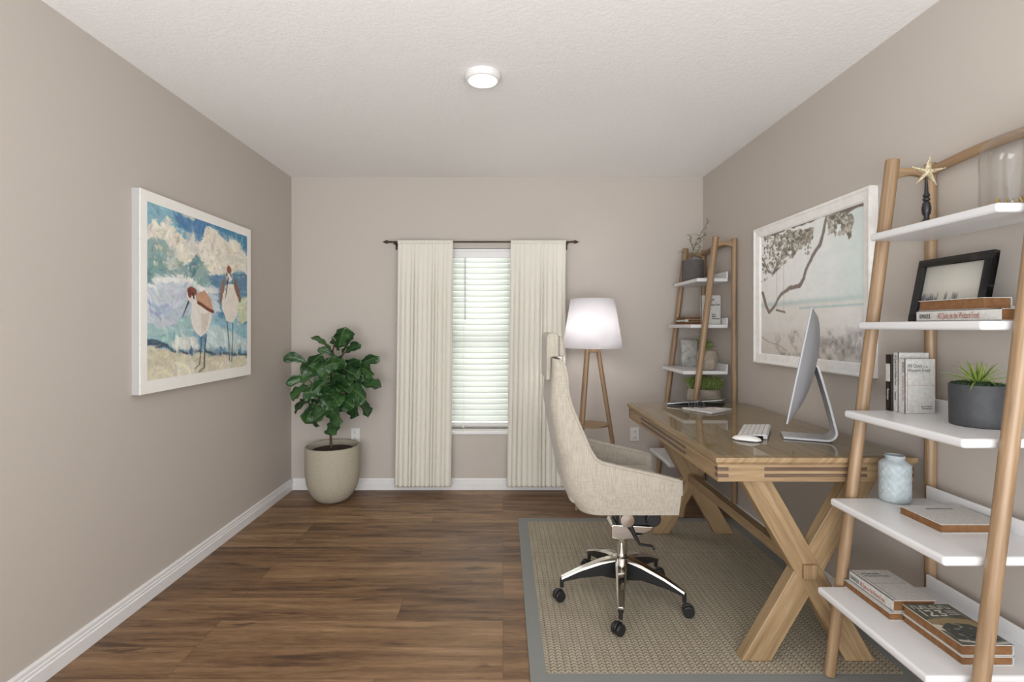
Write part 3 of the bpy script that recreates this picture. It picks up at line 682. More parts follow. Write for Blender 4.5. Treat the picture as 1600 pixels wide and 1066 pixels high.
for c_, yaw in ((gc[0], .9), (gc[1], .25)):
    ux = Vector((math.cos(yaw), -math.sin(yaw) * .6, 0)).normalized(); uz = Vector((0, .25, 1)).normalized()
    ringp = [c_ + ux * .019 * math.cos(2 * PI * k / 24) + uz * .0175 * math.sin(2 * PI * k / 24) for k in range(25)]
    rm = obj('rim', MB().tube(ringp, .0021, 6, cap=False), M['ink'], gl, smooth=True)
    obj('lens', MB().add(ringp[:24] + [p + Vector((0, .001, 0)) for p in ringp[:24]], [tuple(range(24)), tuple(reversed(range(24, 48)))] + [(k, k + 24, (k + 1) % 24 + 24, (k + 1) % 24) for k in range(24)]), M['lens'], rm)
obj('bridge', MB().tube([gc[0] + Vector((.014, -.004, .004)), gc[0] + Vector((.021, -.006, .009)), gc[1] + Vector((-.018, .004, .004))], .0016, 6), M['black'], gl)
for c_, s in ((gc[0], -1), (gc[1], 1)):
    obj('temple_arm', MB().tube([c_ + Vector((s * .012, .004, .006)), c_ + Vector((s * .010, .06, .0)), c_ + Vector((s * .008, .078, -.017))], .0014, 6), M['black'], gl)

# ------------------------------------------------------------ BOOKS
def book(name, a, b, spine, label, cover, group=None, standing=None, ct=.0018, pagein=.003):
    """a,b opposite corners. flat book: covers top/bottom. spine side in 'x-','x+','y-','y+'; standing: thickness along y"""
    t_ = thing(name, ((a[0] + b[0]) / 2, (a[1] + b[1]) / 2, a[2]), label, 'book', group)
    x0, y0, z0 = a; x1, y1, z1 = b; e_ = ct
    m = MB()
    if not standing: m.box((x0, y0, z0), (x1, y1, z0 + e_)).box((x0, y0, z1 - e_), (x1, y1, z1))
    else: m.box((x0, y0, z0), (x1, y0 + e_, z1)).box((x0, y1 - e_, z0), (x1, y1, z1))
    if spine == 'x-': m.box((x0, y0, z0), (x0 + e_, y1, z1))
    if spine == 'x+': m.box((x1 - e_, y0, z0), (x1, y1, z1))
    if spine == 'y-': m.box((x0, y0, z0), (x1, y0 + e_, z1))
    if spine == 'y+': m.box((x0, y1 - e_, z0), (x1, y1, z1))
    obj('cover', m, cover, t_)
    p = [x0 + pagein, y0 + pagein, z0 + e_], [x1 - pagein, y1 - pagein, z1 - e_]
    if standing: p = [x0 + pagein, y0 + e_, z0 + pagein], [x1 - pagein, y1 - e_, z1 - pagein]
    obj('pages', MB().box(*p), M['paper'], t_)
    return t_
E = .0006
# front unit, fourth board: two stacked books
b1 = book('book', (1.335, 1.338, 1.287 + E), (1.427, 1.612, 1.320), 'x-', 'white paperback with title on its spine under a book beside black picture frame', M['cover'], 'books on the front shelf')
text('spine_title', 'All Quiet on the Western Front', .026, (1.3344, 1.534, 1.2955), (0, -1, 0), (0, 0, 1), M['inkred'], b1, width=.135)
text('spine_author', 'REMARQUE', .020, (1.3344, 1.600, 1.2965), (0, -1, 0), (0, 0, 1), M['inkblack'], b1, width=.040)
book('book', (1.350, 1.402, 1.3206), (1.430, 1.622, 1.3535), 'x+', 'tan-edged book lying on top of the white paperback beside black picture frame', M['cover'], 'books on the front shelf')
# third board: three upright books
b3 = book('book', (1.371, 1.7030, .974 + E), (1.474, 1.7330, 1.160), 'x-', 'white paperback standing upright, frontmost of the three on the front shelf', M['cover'], 'books on the front shelf', standing=True)
text('cover_title', 'All Quiet', .017, (1.381, 1.7026, 1.1315), (1, 0, 0), (0, 0, 1), M['ink'], b3, width=.048)
text('cover_title', 'on the', .006, (1.433, 1.7026, 1.1318), (1, 0, 0), (0, 0, 1), M['ink'], b3, width=.016)
text('cover_title', 'Western Front', .017, (1.379, 1.7026, 1.1160), (1, 0, 0), (0, 0, 1), M['ink'], b3, width=.078)
text('cover_author', 'Erich Maria\nRemarque', .008, (1.463, 1.7026, .996), (1, 0, 0), (0, 0, 1), M['ink'], b3, align='RIGHT')
obj('cover_rules', MB().box((1.3785, 1.7024, .985), (1.3793, 1.7029, 1.145)).box((1.372, 1.7024, 1.0705), (1.472, 1.7029, 1.0713)), M['inkred'], b3)
text('spine_author', 'REMARQUE', .013, (1.3704, 1.7145, 1.150), (0, 0, -1), (0, -1, 0), M['ink'], b3, width=.035)
text('spine_title', 'All Quiet on the Western Front', .013, (1.3704, 1.7145, 1.102), (0, 0, -1), (0, -1, 0), M['inkred'], b3, width=.085)
b4 = book('book', (1.372, 1.7336, .974 + E), (1.478, 1.7560, 1.180), 'x-', 'tall white book standing behind the frontmost upright paperback', M['cover'], 'books on the front shelf', standing=True)
text('spine_title', 'All Quiet on the Western Front', .015, (1.3714, 1.7485, 1.172), (0, 0, -1), (0, -1, 0), M['inkblack'], b4, width=.105)
text('spine_author', 'Remarque', .013, (1.3714, 1.7485, 1.045), (0, 0, -1), (0, -1, 0), M['inkblack'], b4, width=.03)
b5 = book('book', (1.362, 1.7566, .974 + E), (1.470, 1.7760, 1.172), 'x-', 'dark-spined book standing upright behind two white books', M['blackcover'], 'books on the front shelf', standing=True)
obj('spine_band', MB().box((1.3615, 1.7570, 1.078), (1.3621, 1.7756, 1.140)), M['cover'], b5)
text('spine_author', 'Remarque', .013, (1.3614, 1.7700, 1.052), (0, 0, -1), (0, -1, 0), M['inkwhite'], b5, width=.038)
# second board: flat book
b6 = book('book', (1.288, 1.468, .662 + E), (1.487, 1.625, .689), 'x+', 'white hardback with tan page edges lying alone near the blue vase', M['cover'], 'books on the front shelf')
text('cover_title', "REMARQUE'S BOOK", .010, (1.350, 1.590, .6894), (1, 0, 0), (0, 1, 0), M['ink'], b6, width=.085)
# first board: two stacks
book('book', (1.213, 1.566, .347 + E), (1.352, 1.774, .372), 'x+', 'tan-edged book at the bottom of the white stack on the lowest board', M['cover'], 'books on the front shelf')
b8 = book('book', (1.229, 1.573, .3726), (1.364, 1.770, .408), 'x-', 'white paperback on top of the farther stack on the lowest board', M['cover'], 'books on the front shelf')
text('spine_author', 'REMARQUE', .020, (1.2284, 1.764, .3815), (0, -1, 0), (0, 0, 1), M['ink'], b8, width=.040)
text('spine_title', 'All Quiet on the Western Front', .022, (1.2284, 1.718, .3805), (0, -1, 0), (0, 0, 1), M['inkred'], b8, width=.112)
text('cover_title', 'All Quiet on the', .017, (1.250, 1.738, .4084), (1, 0, 0), (0, 1, 0), M['ink'], b8, width=.06)
text('cover_title', 'Western Front', .017, (1.250, 1.722, .4084), (1, 0, 0), (0, 1, 0), M['ink'], b8, width=.085)
obj('cover_rules', MB().box((1.2435, 1.58, .4081), (1.2445, 1.765, .4084)).box((1.236, 1.679, .4081), (1.360, 1.680, .4084)), M['ink'], b8)
book('book', (1.249, 1.358, .347 + E), (1.390, 1.560, .372), 'x+', 'tan-edged book under the one with an illustrated cover on the lowest board', M['cover'], 'books on the front shelf')
b10 = book('book', (1.251, 1.361, .3726), (1.393, 1.563, .402), 'x+', 'tan-edged book with a dark illustrated cover, nearest on the lowest board', M['cover'], 'books on the front shelf')
ar = Art(96, 130, (96, 98, 86))
ar.im = ar.im + (fbm(130, 96, 8, 5)[..., None] - .5) * 60
ar.poly([(0, .42), (.5, .36), (1, .42), (1, .7), (.5, .66), (0, .56)], (150, 132, 100)); ar.poly([(0, .52), (.18, .56), (.22, .72), (0, .66)], (206, 196, 172))
ar.poly([(.10, .60), (.35, .50), (.75, .52), (.9, .66), (.85, .9), (.4, .98), (.12, .84)], (70, 74, 70))
for k in range(46):
    x = random.uniform(.1, .9); y = random.uniform(.52, .97); ar.stroke([(x, y), (x + random.uniform(-.12, .12), y + random.uniform(-.05, .05))], random.uniform(.008, .022), random.choice([(36, 40, 38), (46, 54, 52), (120, 124, 112), (176, 172, 156), (88, 70, 52)]), wob=1)
ar.stroke([(.84, .30), (.98, .52), (.94, .70)], .03, (120, 54, 46)); ar.stroke([(.1, .90), (.6, .985), (.98, .95)], .05, (180, 176, 168))
ar.put((ar.V > .03) * (ar.V < .30) * (ar.U > .06) * (ar.U < .94) * 1.0, (78, 80, 72), .6)
# block lettering rows on the cover
for k, (x0_, x1_) in enumerate(((.10, .16), (.19, .27), (.30, .36), (.40, .47), (.51, .56), (.60, .68), (.72, .78), (.81, .88))):
    ar.stroke([(x0_, .06), (x0_, .13)], .022, (206, 204, 194), wob=.6); ar.stroke([(x0_, .13 if k % 2 else .06), (x1_, .13 if k % 2 else .06)], .018, (206, 204, 194), wob=.6); 
    if k % 3: ar.stroke([(x1_, .06), (x1_, .13)], .018, (206, 204, 194), wob=.6)
ar.stroke([(.16, .18), (.16, .31)], .035, (206, 204, 194), wob=.4)
ar.stroke([(.26, .19), (.36, .18), (.37, .23), (.26, .31), (.40, .31)], .032, (206, 204, 194), wob=.4)
ar.stroke([(.48, .18), (.60, .18), (.52, .24), (.61, .27), (.58, .31), (.47, .31)], .032, (206, 204, 194), wob=.4)
for y in (.19, .235, .28): ar.stroke([(.68, y), (.90, y)], .018, (190, 188, 178), wob=.6)
ar.panel('cover_print', (1.252, 1.562, .4024), (.140, 0, 0), (0, -.200, 0), b10, M['print'])
# rear unit
for k, (xx, h0, h1, cv, lb) in enumerate(((0, 1.287 + E, 1.306, M['paper'], 'tan book at the bottom of the small stack on the far shelf'),
        (.004, 1.3064, 1.325, M['paper'], 'tan book with grey and white spine, middle of the stack on the far shelf'),
        (.006, 1.3254, 1.341, M['paper'], 'tan book on top of the small stack on the far shelf'))):
    bq = book('book', (1.315 + xx, 3.62, h0), (1.455 + xx, 3.80, h1), 'x-', lb, M['cover'] if k == 1 else M['paper'], 'books on the far shelf')
    if k == 1: obj('spine_label', MB().box((1.3185, 3.6195, 1.309), (1.343, 3.6199, 1.323)), M['inkwhite'], bq); obj('spine_mark', MB().box((1.350, 3.6195, 1.309), (1.362, 3.6199, 1.323)), M['ink'], bq)
b11 = book('book', (1.368, 3.43, 1.287 + E), (1.497, 3.455, 1.487), 'x+', 'white book standing upright with front cover showing on the far shelf', M['cover'], 'books on the far shelf', standing=True)
text('cover_title', 'All Quiet\non the\n  Western Front', .021, (1.402, 3.4296, 1.452), (1, 0, 0), (0, 0, 1), M['inkblack'], b11, bold=.0004, width=.088)
text('cover_author', 'Erich\nMaria\nRemarque', .016, (1.436, 3.4296, 1.350), (1, 0, 0), (0, 0, 1), M['inkblack'], b11, bold=.0004, width=.052)
b12 = book('book', (1.335, 3.74, .974 + E), (1.452, 3.768, 1.172), 'x-', 'grey mottled book standing upright on the middle board of the far shelf', M['marble'], 'books on the far shelf', standing=True)

# ------------------------------------------------------------ SHELF OBJECTS, FRONT UNIT
# blue vase
vx, vy, vz = 1.367, 1.742, .662
def diamond(a, z_):
    if z_ < .008 or z_ > .128: return 1.0
    p = (a * 14 / (2 * PI)); q = z_ / .026; s1 = abs(((p + q) % 1) - .5); s2 = abs(((p - q) % 1) - .5)
    return 1.0 + .022 * (max(s1, s2) > .42)
vs_ = thing('vase', (vx, vy, vz), 'pale blue stoneware vase with raised lattice pattern on the second board', 'vase')
prof = [(.004, E), (.040, E), (.0445, .006)] + [(.0460, .008 + .0025 * k) for k in range(49)] + [(.044, .134), (.037, .141), (.029, .145), (.0265, .150), (.029, .154), (.030, .158), (.028, .162), (.025, .161), (.024, .150), (.024, .12), (.002, .118)]
obj('vase_body', MB().lathe(prof, (vx, vy, vz), 140, rib=diamond), M['bluevase'], vs_, smooth=True)
# succulent pot
px_, py_, pz_ = 1.428, 1.500, .974
sp = thing('potted_succulent', (px_, py_, pz_), 'spiky green succulent in a charcoal grey drum pot on front shelf', 'potted plant')
obj('pot', MB().lathe([(.004, E), (.064, E), (.067, .003), (.069, .120), (.0685, .124), (.067, .125), (.065, .124), (.064, .108), (.002, .107)], (px_, py_, pz_), 64), M['greypot'], sp, smooth=True)
obj('moss', MB().lathe([(.002, .108), (.0635, .1085), (.060, .120), (.045, .125), (.02, .127), (.002, .127)], (px_, py_, pz_), 40, rib=lambda a, z_: 1 + .03 * math.sin(a * 9) + .02 * math.sin(a * 23)), M['gravel'], sp, smooth=True)
def blade(m, base, d, up, ln, wd, droop, n=7, fold=.25, uvs=None, tipw=0.0):
    d = Vector(d).normalized(); side = d.cross(Vector((0, 0, 1)))
    if side.length < .05: side = Vector((1, 0, 0))
    side.normalize(); vs = []; p = Vector(base); dirv = (Vector((d.x, d.y, 0)).normalized() * math.cos(up) + Vector((0, 0, 1)) * math.sin(up)) if Vector((d.x, d.y, 0)).length > 1e-3 else Vector((0, 0, 1))
    for i in range(n + 1):
        t_ = i / n; wv = wd * (math.sin(PI * min(1, .12 + t_ * .88)) ** .7 if tipw else (1 - t_) ** .75 * (.7 + .9 * t_ if t_ < .3 else 1.0))
        up_ = dirv.cross(side).normalized()
        vs += [p - side * wv / 2 - up_ * wv * fold, p.copy(), p + side * wv / 2 - up_ * wv * fold]
        p = p + dirv * (ln / n); dirv = (dirv - Vector((0, 0, 1)) * droop / n).normalized()
    fs = []
    for i in range(n): fs += [(i * 3, i * 3 + 1, i * 3 + 4, i * 3 + 3), (i * 3 + 1, i * 3 + 2, i * 3 + 5, i * 3 + 4)]
    m.add(vs, fs)
def leafobj(name, m, mat, parent, solid=.0006):
    m.keep = True; o = obj(name, m, mat, parent, smooth=True, solid=solid); me = o.data
    return o
def dummyuv(o, fn):
    pass
m = MB()
for k in range(34):
    a = k * 2.399; t_ = k / 34; up = math.radians(82 - 62 * t_ + random.uniform(-6, 6)); ln = .066 + .030 * t_ + random.uniform(-.006, .008)
    blade(m, (px_ + .008 * math.cos(a), py_ + .008 * math.sin(a), pz_ + .124), (math.cos(a), math.sin(a), 0), up, ln, (.0145 if t_ < .4 else .0085), .15 + 1.0 * t_, 8)
leafobj('leaves', m, M['spiky'], sp)
m = MB()
for k in range(260):
    a = random.uniform(0, 2 * PI); r_ = .061 * math.sqrt(random.random()); c_ = Vector((px_ + r_ * math.cos(a), py_ + r_ * math.sin(a), pz_ + .123 + .008 * (1 - r_ / .08)))
    m.sphere(c_, random.uniform(.003, .0055), 6, 4)
o = obj('ground_cover', m, M['gravel'], sp, smooth=True)
# black picture frame leaning on the fourth board
f0 = Vector((1.432, 1.768, 1.287 + E)); up = Vector((.042, 0, .216)); al = Vector((0, -.272, 0)); nrm = al.cross(up).normalized(); nrm = -nrm if nrm.x > 0 else nrm
pf = thing('picture_frame', (1.40, 1.61, 1.287), 'black framed misty landscape photo leaning behind books on the front shelf', 'picture frame')
def fpt(a, b, d): p = f0 + al * a + up * b - nrm * d; return p
bw_ = .10; bh = .115; m = MB()
for (a0, a1, b0, b1) in ((0, 1, 0, bh), (0, 1, 1 - bh, 1), (0, bw_, bh, 1 - bh), (1 - bw_, 1, bh, 1 - bh)):
    vs = [fpt(a, b, d) for d in (0, .018) for a, b in ((a0, b0), (a1, b0), (a1, b1), (a0, b1))]
    m.add(vs, FQ)
obj('frame', m, M['blackframe'], pf, bevel=.001)
vs = [fpt(a, b, d) for d in (.011, .017) for a, b in ((bw_, bh), (1 - bw_, bh), (1 - bw_, 1 - bh), (bw_, 1 - bh))]; obj('backing', MB().add(vs, FQ), M['black'], pf)
ar = Art(110, 90, (184, 182, 173)); d = np.hypot((ar.U - .55) / .9, (ar.V - .45) / .8); ar.im = ar.im * (1.12 - .42 * np.clip(d, 0, 1.2) ** 2)[..., None]
ar.put(np.clip((ar.V - .70 - .03 * fbm(90, 110, 6, 8)) * 12, 0, 1), (96, 98, 106), .7); ar.put(np.clip((ar.V - .88) * 12, 0, 1), (150, 152, 158), .5)
for k in range(34):
    x = random.choice([random.uniform(.0, .32), random.uniform(.42, .64), random.uniform(0, .3)]); h_ = random.uniform(.06, .20); ar.ell((x, .74 - h_ / 2), (.012 + .01 * random.random(), h_ / 1.6), (58, 60, 70), .55, .6, 1.0)
ar.stroke([(0, .84), (.4, .80), (1, .74)], .03, (72, 74, 84), .7)
ar.panel('photo', fpt(bw_, 1 - bh, .0105), al * (1 - 2 * bw_), -up * (1 - 2 * bh), pf, M['glazed'])
obj('easel_back', MB().beam(fpt(.5, .55, .0185), fpt(.5, .02, .052), .05, .003, (1, 0, 0)), M['black'], pf)
# starfish on a turned stand
sx_, sy_, sz_ = 1.357, 1.60, 1.600
st = thing('starfish_ornament', (sx_, sy_, sz_), 'gold starfish on a black turned spindle stand on the top board', 'ornament')
prof = [(.002, E), (.020, E), (.022, .004), (.014, .010), (.008, .016), (.007, .026), (.011, .032), (.013, .050), (.010, .068), (.006, .072), (.010, .076), (.010, .081), (.006, .084), (.010, .089), (.009, .094), (.0055, .100), (.0045, .120), (.003, .138), (.002, .150)]
obj('spindle', MB().lathe(prof, (sx_, sy_, sz_), 24), M['black'], st, smooth=True)
sc_ = Vector((sx_, sy_ - .004, sz_ + .165)); m = MB(); nn = Vector((-.25, -1, 0)).normalized(); uu = Vector((0, 0, 1)).cross(nn).normalized(); ww = Vector((0, 0, 1))
for k in range(5):
    a = 2 * PI * k / 5 + PI / 2 - .12; d = uu * math.cos(a) + ww * math.sin(a)
    m.tube([sc_ + d * .046 * q / 6 for q in range(7)], [.0125, .0115, .0095, .0078, .0062, .0046, .0018], 8, flat=.7)
    for q in range(1, 7): m.sphere(sc_ + d * .0078 * q + nn * (.0105 - .0012 * q) * .75, .0034 - .0002 * q, 7, 5)
m.sphere(sc_, .013, 10, 8); obj('starfish', m, M['gold'], st, smooth=True)
# glass dome and gold sprig
dx_, dy_, dz_ = 1.428, 1.400, 1.600
dm = thing('glass_dome', (dx_, dy_, dz_), 'clear glass cloche dome at the near end of the top board', 'glass dome')
R_ = .070; out_ = [(R_, .0008), (R_, .150)] + [(R_ * math.cos(PI / 2 * k / 10), .150 + R_ * .98 * math.sin(PI / 2 * k / 10)) for k in range(1, 10)] + [(.001, .150 + R_ * .98)]
R2 = R_ - .0022; inn = [(.001, .150 + R2 * .98)] + [(R2 * math.cos(PI / 2 * k / 10), .150 + R2 * .98 * math.sin(PI / 2 * k / 10)) for k in range(9, 0, -1)] + [(R2, .150), (R2, .0008)]
m = MB().lathe(out_ + inn + [(R_, .0008)], (dx_, dy_, dz_), 56, cap=False); obj('dome', m, M['dome'], dm, smooth=True)
gs = thing('gold_sprig', (dx_, dy_, dz_), 'gold dried sprig with pointed leaves lying under the glass dome', 'ornament')
m = MB(); stems = [[(-.060, .010, .006), (-.030, .0, .008), (.0, -.01, .010), (.030, -.02, .020), (.050, -.03, .045)]]
for s_ in stems: m.tube([(dx_ + x, dy_ + y, dz_ + z_) for x, y, z_ in s_], .0022, 6)
obj('stem', m, M['twig'], gs, smooth=True)
m = MB()
for k in range(26):
    t_ = k / 25; x = -.062 + .112 * t_; y = .010 - .04 * t_; z_ = .006 + (.035 * max(0, t_ - .6) * 2.5); a = random.uniform(0, 2 * PI)
    a_ = (math.cos(a) * .6 - .2, math.sin(a), 0); blade(m, (dx_ + x, dy_ + y, dz_ + z_ + .002), a_, random.uniform(.15, 1.3), random.uniform(.016, .030) * (.6 if t_ > .9 or t_ < .1 else 1), .009, .2, 5, tipw=1)
leafobj('leaves', m, M['twig'], gs)

# ------------------------------------------------------------ SHELF OBJECTS, REAR UNIT
# ribbed grey pot with slender branch plant
qx, qy, qz = 1.392, 3.66, 1.600
pp = thing('potted_branch_plant', (qx, qy, qz), 'slender leafy sprig in ribbed grey pot on top of far shelf', 'potted plant')
def ribz(a, z_): return 1.0
pr = [(.003, E), (.070, E)]
for k in range(30): pr += [(.0765, .004 + k * .005), (.0785, .0065 + k * .005)]
pr += [(.078, .156), (.074, .157), (.072, .150), (.072, .14), (.002, .139)]
obj('pot', MB().lathe(pr, (qx, qy, qz), 48), M['ribgrey'], pp, smooth=True)
obj('soil', MB().lathe([(.002, .1395), (.071, .140), (.05, .147), (.002, .149)], (qx, qy, qz), 24), M['soil'], pp, smooth=True)
m = MB(); lv = MB()
def pxz(px, py, y): return Vector(((px - CX) * y / FPX, y, CH - (py - CY) * y / FPX))
stemsp = [[(1079, 409), (1082, 396), (1087, 382), (1093, 369), (1100, 357), (1106, 346)], [(1079, 408), (1076, 398), (1070, 394), (1064, 395)], [(1081, 402), (1088, 395), (1093, 389), (1094, 384)], [(1084, 390), (1079, 380), (1080, 372), (1075, 366)], [(1086, 384), (1093, 379), (1095, 372)], [(1091, 373), (1098, 370), (1103, 366)]]
for si, st_ in enumerate(stemsp):
    yy = qy - .02 + .02 * (si % 3)
    P_ = [pxz(a, b, yy + .004 * i) for i, (a, b) in enumerate(st_)]; m.tube(P_, [.0024] + [.0015] * (len(P_) - 1), 6)
    for i in range(len(P_) - 1):
        for q in range(5 if si == 0 else 4):
            p = P_[i].lerp(P_[i + 1], q / 4); a = random.uniform(0, 2 * PI); 
            if i == 0 and si < 2: continue
            blade(lv, p, (math.cos(a), math.sin(a) * .6, 0), random.uniform(-.3, .9), random.uniform(.022, .040), .010, .7, 5, tipw=1)
obj('stems', m, M['bark'], pp, smooth=True); leafobj('leaves', lv, M['palegreen'], pp)
# ribbed taupe planter
rx, ry, rz = 1.402, 3.43, .974
rp = thing('potted_trailing_plant', (rx, ry, rz), 'small green plant in a ribbed taupe vase on the middle board of far shelf', 'potted plant')
prb = [(.003, E), (.042, E), (.052, .008), (.066, .040), (.0735, .075), (.072, .105), (.062, .130), (.058, .1335), (.054, .131), (.050, .12), (.002, .118)]
obj('pot', MB().lathe(prb, (rx, ry, rz), 120, rib=lambda a, z_: .93 + (.028 * abs(math.sin(a * 15)) if z_ < .131 else 0)), M['ribpot'], rp, smooth=True)
obj('soil', MB().lathe([(.002, .1185), (.045, .119), (.03, .123), (.002, .124)], (rx, ry, rz), 20), M['soil'], rp, smooth=True)
m = MB(); lv = MB()
for tgt in ((-.055, -.01, .10), (-.030, .0, .125), (-.008, -.02, .085), (.018, .0, .062), (.038, -.01, .040), (-.075, .01, .085), (-.02, .03, .10)):
    b_ = Vector((rx, ry, rz + .12)); e_ = b_ + Vector(tgt); mid = b_.lerp(e_, .5) + Vector((0, 0, .02)); P_ = [b_, mid, e_]; m.tube(P_, .0016, 6)
    for q in range(8):
        t_ = .25 + .75 * q / 7; p = b_.lerp(mid, t_ * 2) if t_ < .5 else mid.lerp(e_, t_ * 2 - 1); a = q * 2.4 + tgt[0] * 50
        blade(lv, p, (math.cos(a), math.sin(a), 0), random.uniform(.1, .9), random.uniform(.022, .034), .015, .8, 5, tipw=1)
obj('stems', m, M['green'], rp, smooth=True); leafobj('leaves', lv, M['green'], rp)
# concrete bowl with micro greens
bx, by, bz = 1.402, 3.475, .662
bo = thing('planter_bowl', (bx, by, bz), 'rough concrete bowl full of fine bushy green plants behind the desk end', 'potted plant')
obj('bowl', MB().lathe([(.003, E), (.055, E), (.075, .006), (.105, .040), (.121, .085), (.1245, .125), (.118, .160), (.110, .178), (.105, .180), (.101, .176), (.104, .150), (.002, .148)], (bx, by, bz), 56, rib=lambda a, z_: .94 * (1 + .008 * math.sin(3 * a + z_ * 30))), M['concrete'], bo, smooth=True)
obj('soil', MB().lathe([(.002, .1485), (.096, .149), (.08, .158), (.002, .160)], (bx, by, bz), 24), M['soil'], bo, smooth=True)
m = MB(); sm = MB()
for k in range(150):
    a = k * 2.399; r_ = .092 * math.sqrt((k + .5) / 150); ln = .100 * math.sqrt(max(.12, 1 - (r_ / .125) ** 2)) + random.uniform(-.012, .012)
    b_ = Vector((bx + r_ * math.cos(a), by + r_ * math.sin(a), bz + .150)); e_ = b_ + Vector((math.cos(a) * (.012 + .34 * r_), math.sin(a) * .20 * r_, ln * .95 + .015))
    sm.tube([b_, e_], .0009, 4)
    for q in range(13):
        t_ = .35 + .65 * q / 12; p = b_.lerp(e_, t_) + Vector((random.uniform(-.008, .008), random.uniform(-.008, .008), 0)); g = random.uniform(0, 2 * PI)
        blade(m, p, (math.cos(g), math.sin(g), 0), random.uniform(.1, 1.2), random.uniform(.010, .016), .0075, .6, 3, tipw=1)
obj('stems', sm, M['microgreen'], bo); leafobj('leaves', m, M['microgreen'], bo, solid=0)

# ------------------------------------------------------------ FLOOR LAMP
lx, ly = .630, 3.52
fl = thing('floor_lamp', (lx, ly, 0), 'tripod floor lamp with oak legs and a lit white tapered shade', 'lamp')
zs0, zs1, rs0, rs1 = 1.125, 1.464, .2085, .152
obj('lamp_shade', MB().lathe([(rs0, zs0), (rs0 + (rs1 - rs0) * .5, (zs0 + zs1) / 2), (rs1, zs1)], (lx, ly, 0), 64, cap=False), M['shade'], fl, smooth=True, solid=.0022)
obj('shade_ring', MB().tube([(lx + rs1 * math.cos(2 * PI * k / 48), ly + rs1 * math.sin(2 * PI * k / 48), zs1) for k in range(49)], .0022, 6, cap=False), M['white'], fl, smooth=True)
obj('shade_carrier', MB().tube([(lx + rs0 * math.cos(2 * PI * k / 48), ly + rs0 * math.sin(2 * PI * k / 48), zs0) for k in range(49)], .0022, 6, cap=False)
    .tube([(lx - rs0, ly, zs0 + .002), (lx + rs0, ly, zs0 + .002)], .0018, 6).tube([(lx, ly - rs0, zs0 + .002), (lx, ly + rs0, zs0 + .002)], .0018, 6), M['white'], fl, smooth=True)
obj('hub', MB().lathe([(.002, 1.090), (.045, 1.090), (.047, 1.094), (.047, 1.128), (.043, 1.132), (.018, 1.134), (.018, 1.180), (.002, 1.182)], (lx, ly, 0), 32), M['oak'], fl, grain=(1, 0, 0), bevel=.002)
bu = obj('light_bulb', MB().sphere((lx, ly, 1.262), .032, 20, 14).lathe([(.013, 1.180), (.013, 1.235)], (lx, ly, 0), 16), M['bulb'], fl, smooth=True)
for ang, R1 in ((3, .215), (206, .135), (146, .140)):
    a = math.radians(ang); c_, s_ = math.cos(a), math.sin(a); A = Vector((lx + c_ * .040, ly + s_ * .040, 1.112)); B = Vector((lx + c_ * R1, ly + s_ * R1, .0008))
    m = MB().tube([A.lerp(B, k / 5) for k in range(6)], [.0165, .0165, .016, .015, .014, .012], 12, flat=.85); obj('leg', m, M['oak'], fl, grain=(B - A), bevel=.002)
zz = .583; rr = .118
m = MB().lathe([(.002, zz - .006), (rr - .002, zz - .006), (rr, zz - .004), (rr, zz + .004), (rr - .002, zz + .006), (.002, zz + .006)], (lx - .006, ly, 0), 40); obj('brace_disc', m, M['oak'], fl, grain=(1, 0, 0), smooth=True)

# ------------------------------------------------------------ FIDDLE-LEAF FIG
gx, gy = -1.252, 3.672
fg = thing('potted_fig_tree', (gx, gy, 0), 'leafy fig tree in a round sand-coloured planter standing in the left corner', 'potted plant')
prof = [(x * .955, z_) for x, z_ in [(.004, E), (.095, E), (.118, .010), (.148, .040), (.176, .085), (.193, .135), (.201, .190), (.203, .250), (.203, .392), (.2015, .399), (.197, .402), (.190, .402), (.1865, .398), (.186, .35), (.002, .348)]]
obj('planter', MB().lathe(prof, (gx, gy, 0), 80), M['stonepot'], fg, smooth=True)
obj('soil', MB().lathe([(.002, .349), (.175, .350), (.15, .368), (.08, .378), (.002, .382)], (gx, gy, 0), 40), M['soil'], fg, smooth=True)
tr_ = [(gx - .012, gy, .36), (gx - .016, gy, .50), (gx - .008, gy - .005, .64), (gx - .022, gy, .80), (gx - .010, gy, .95), (gx + .0, gy, 1.10), (gx + .035, gy, 1.20)]
brs = [([(-.010, 0, .62), (.05, -.04, .72), (.12, -.06, .80)]), ([(-.015, 0, .70), (-.10, -.03, .80), (-.17, -.04, .90), (-.22, -.02, .97)]), ([(-.018, 0, .78), (.06, .02, .90), (.14, .0, .98), (.17, .0, 1.03)]), ([(-.01, 0, .90), (-.06, .02, 1.00), (-.10, 0, 1.12)]), ([(-.005, 0, .98), (.08, -.03, 1.06), (.12, -.02, 1.12)])]
m = MB().tube(tr_, [.010, .009, .009, .008, .007, .005, .003], 10); obj('trunk', m, M['bark'], fg, smooth=True)
m = MB()
for b_ in brs: m.tube([(gx + x, gy + y, z_) for x, y, z_ in b_], [.006, .004, .003, .002][:len(b_)], 8)
obj('branches', m, M['bark'], fg, smooth=True)
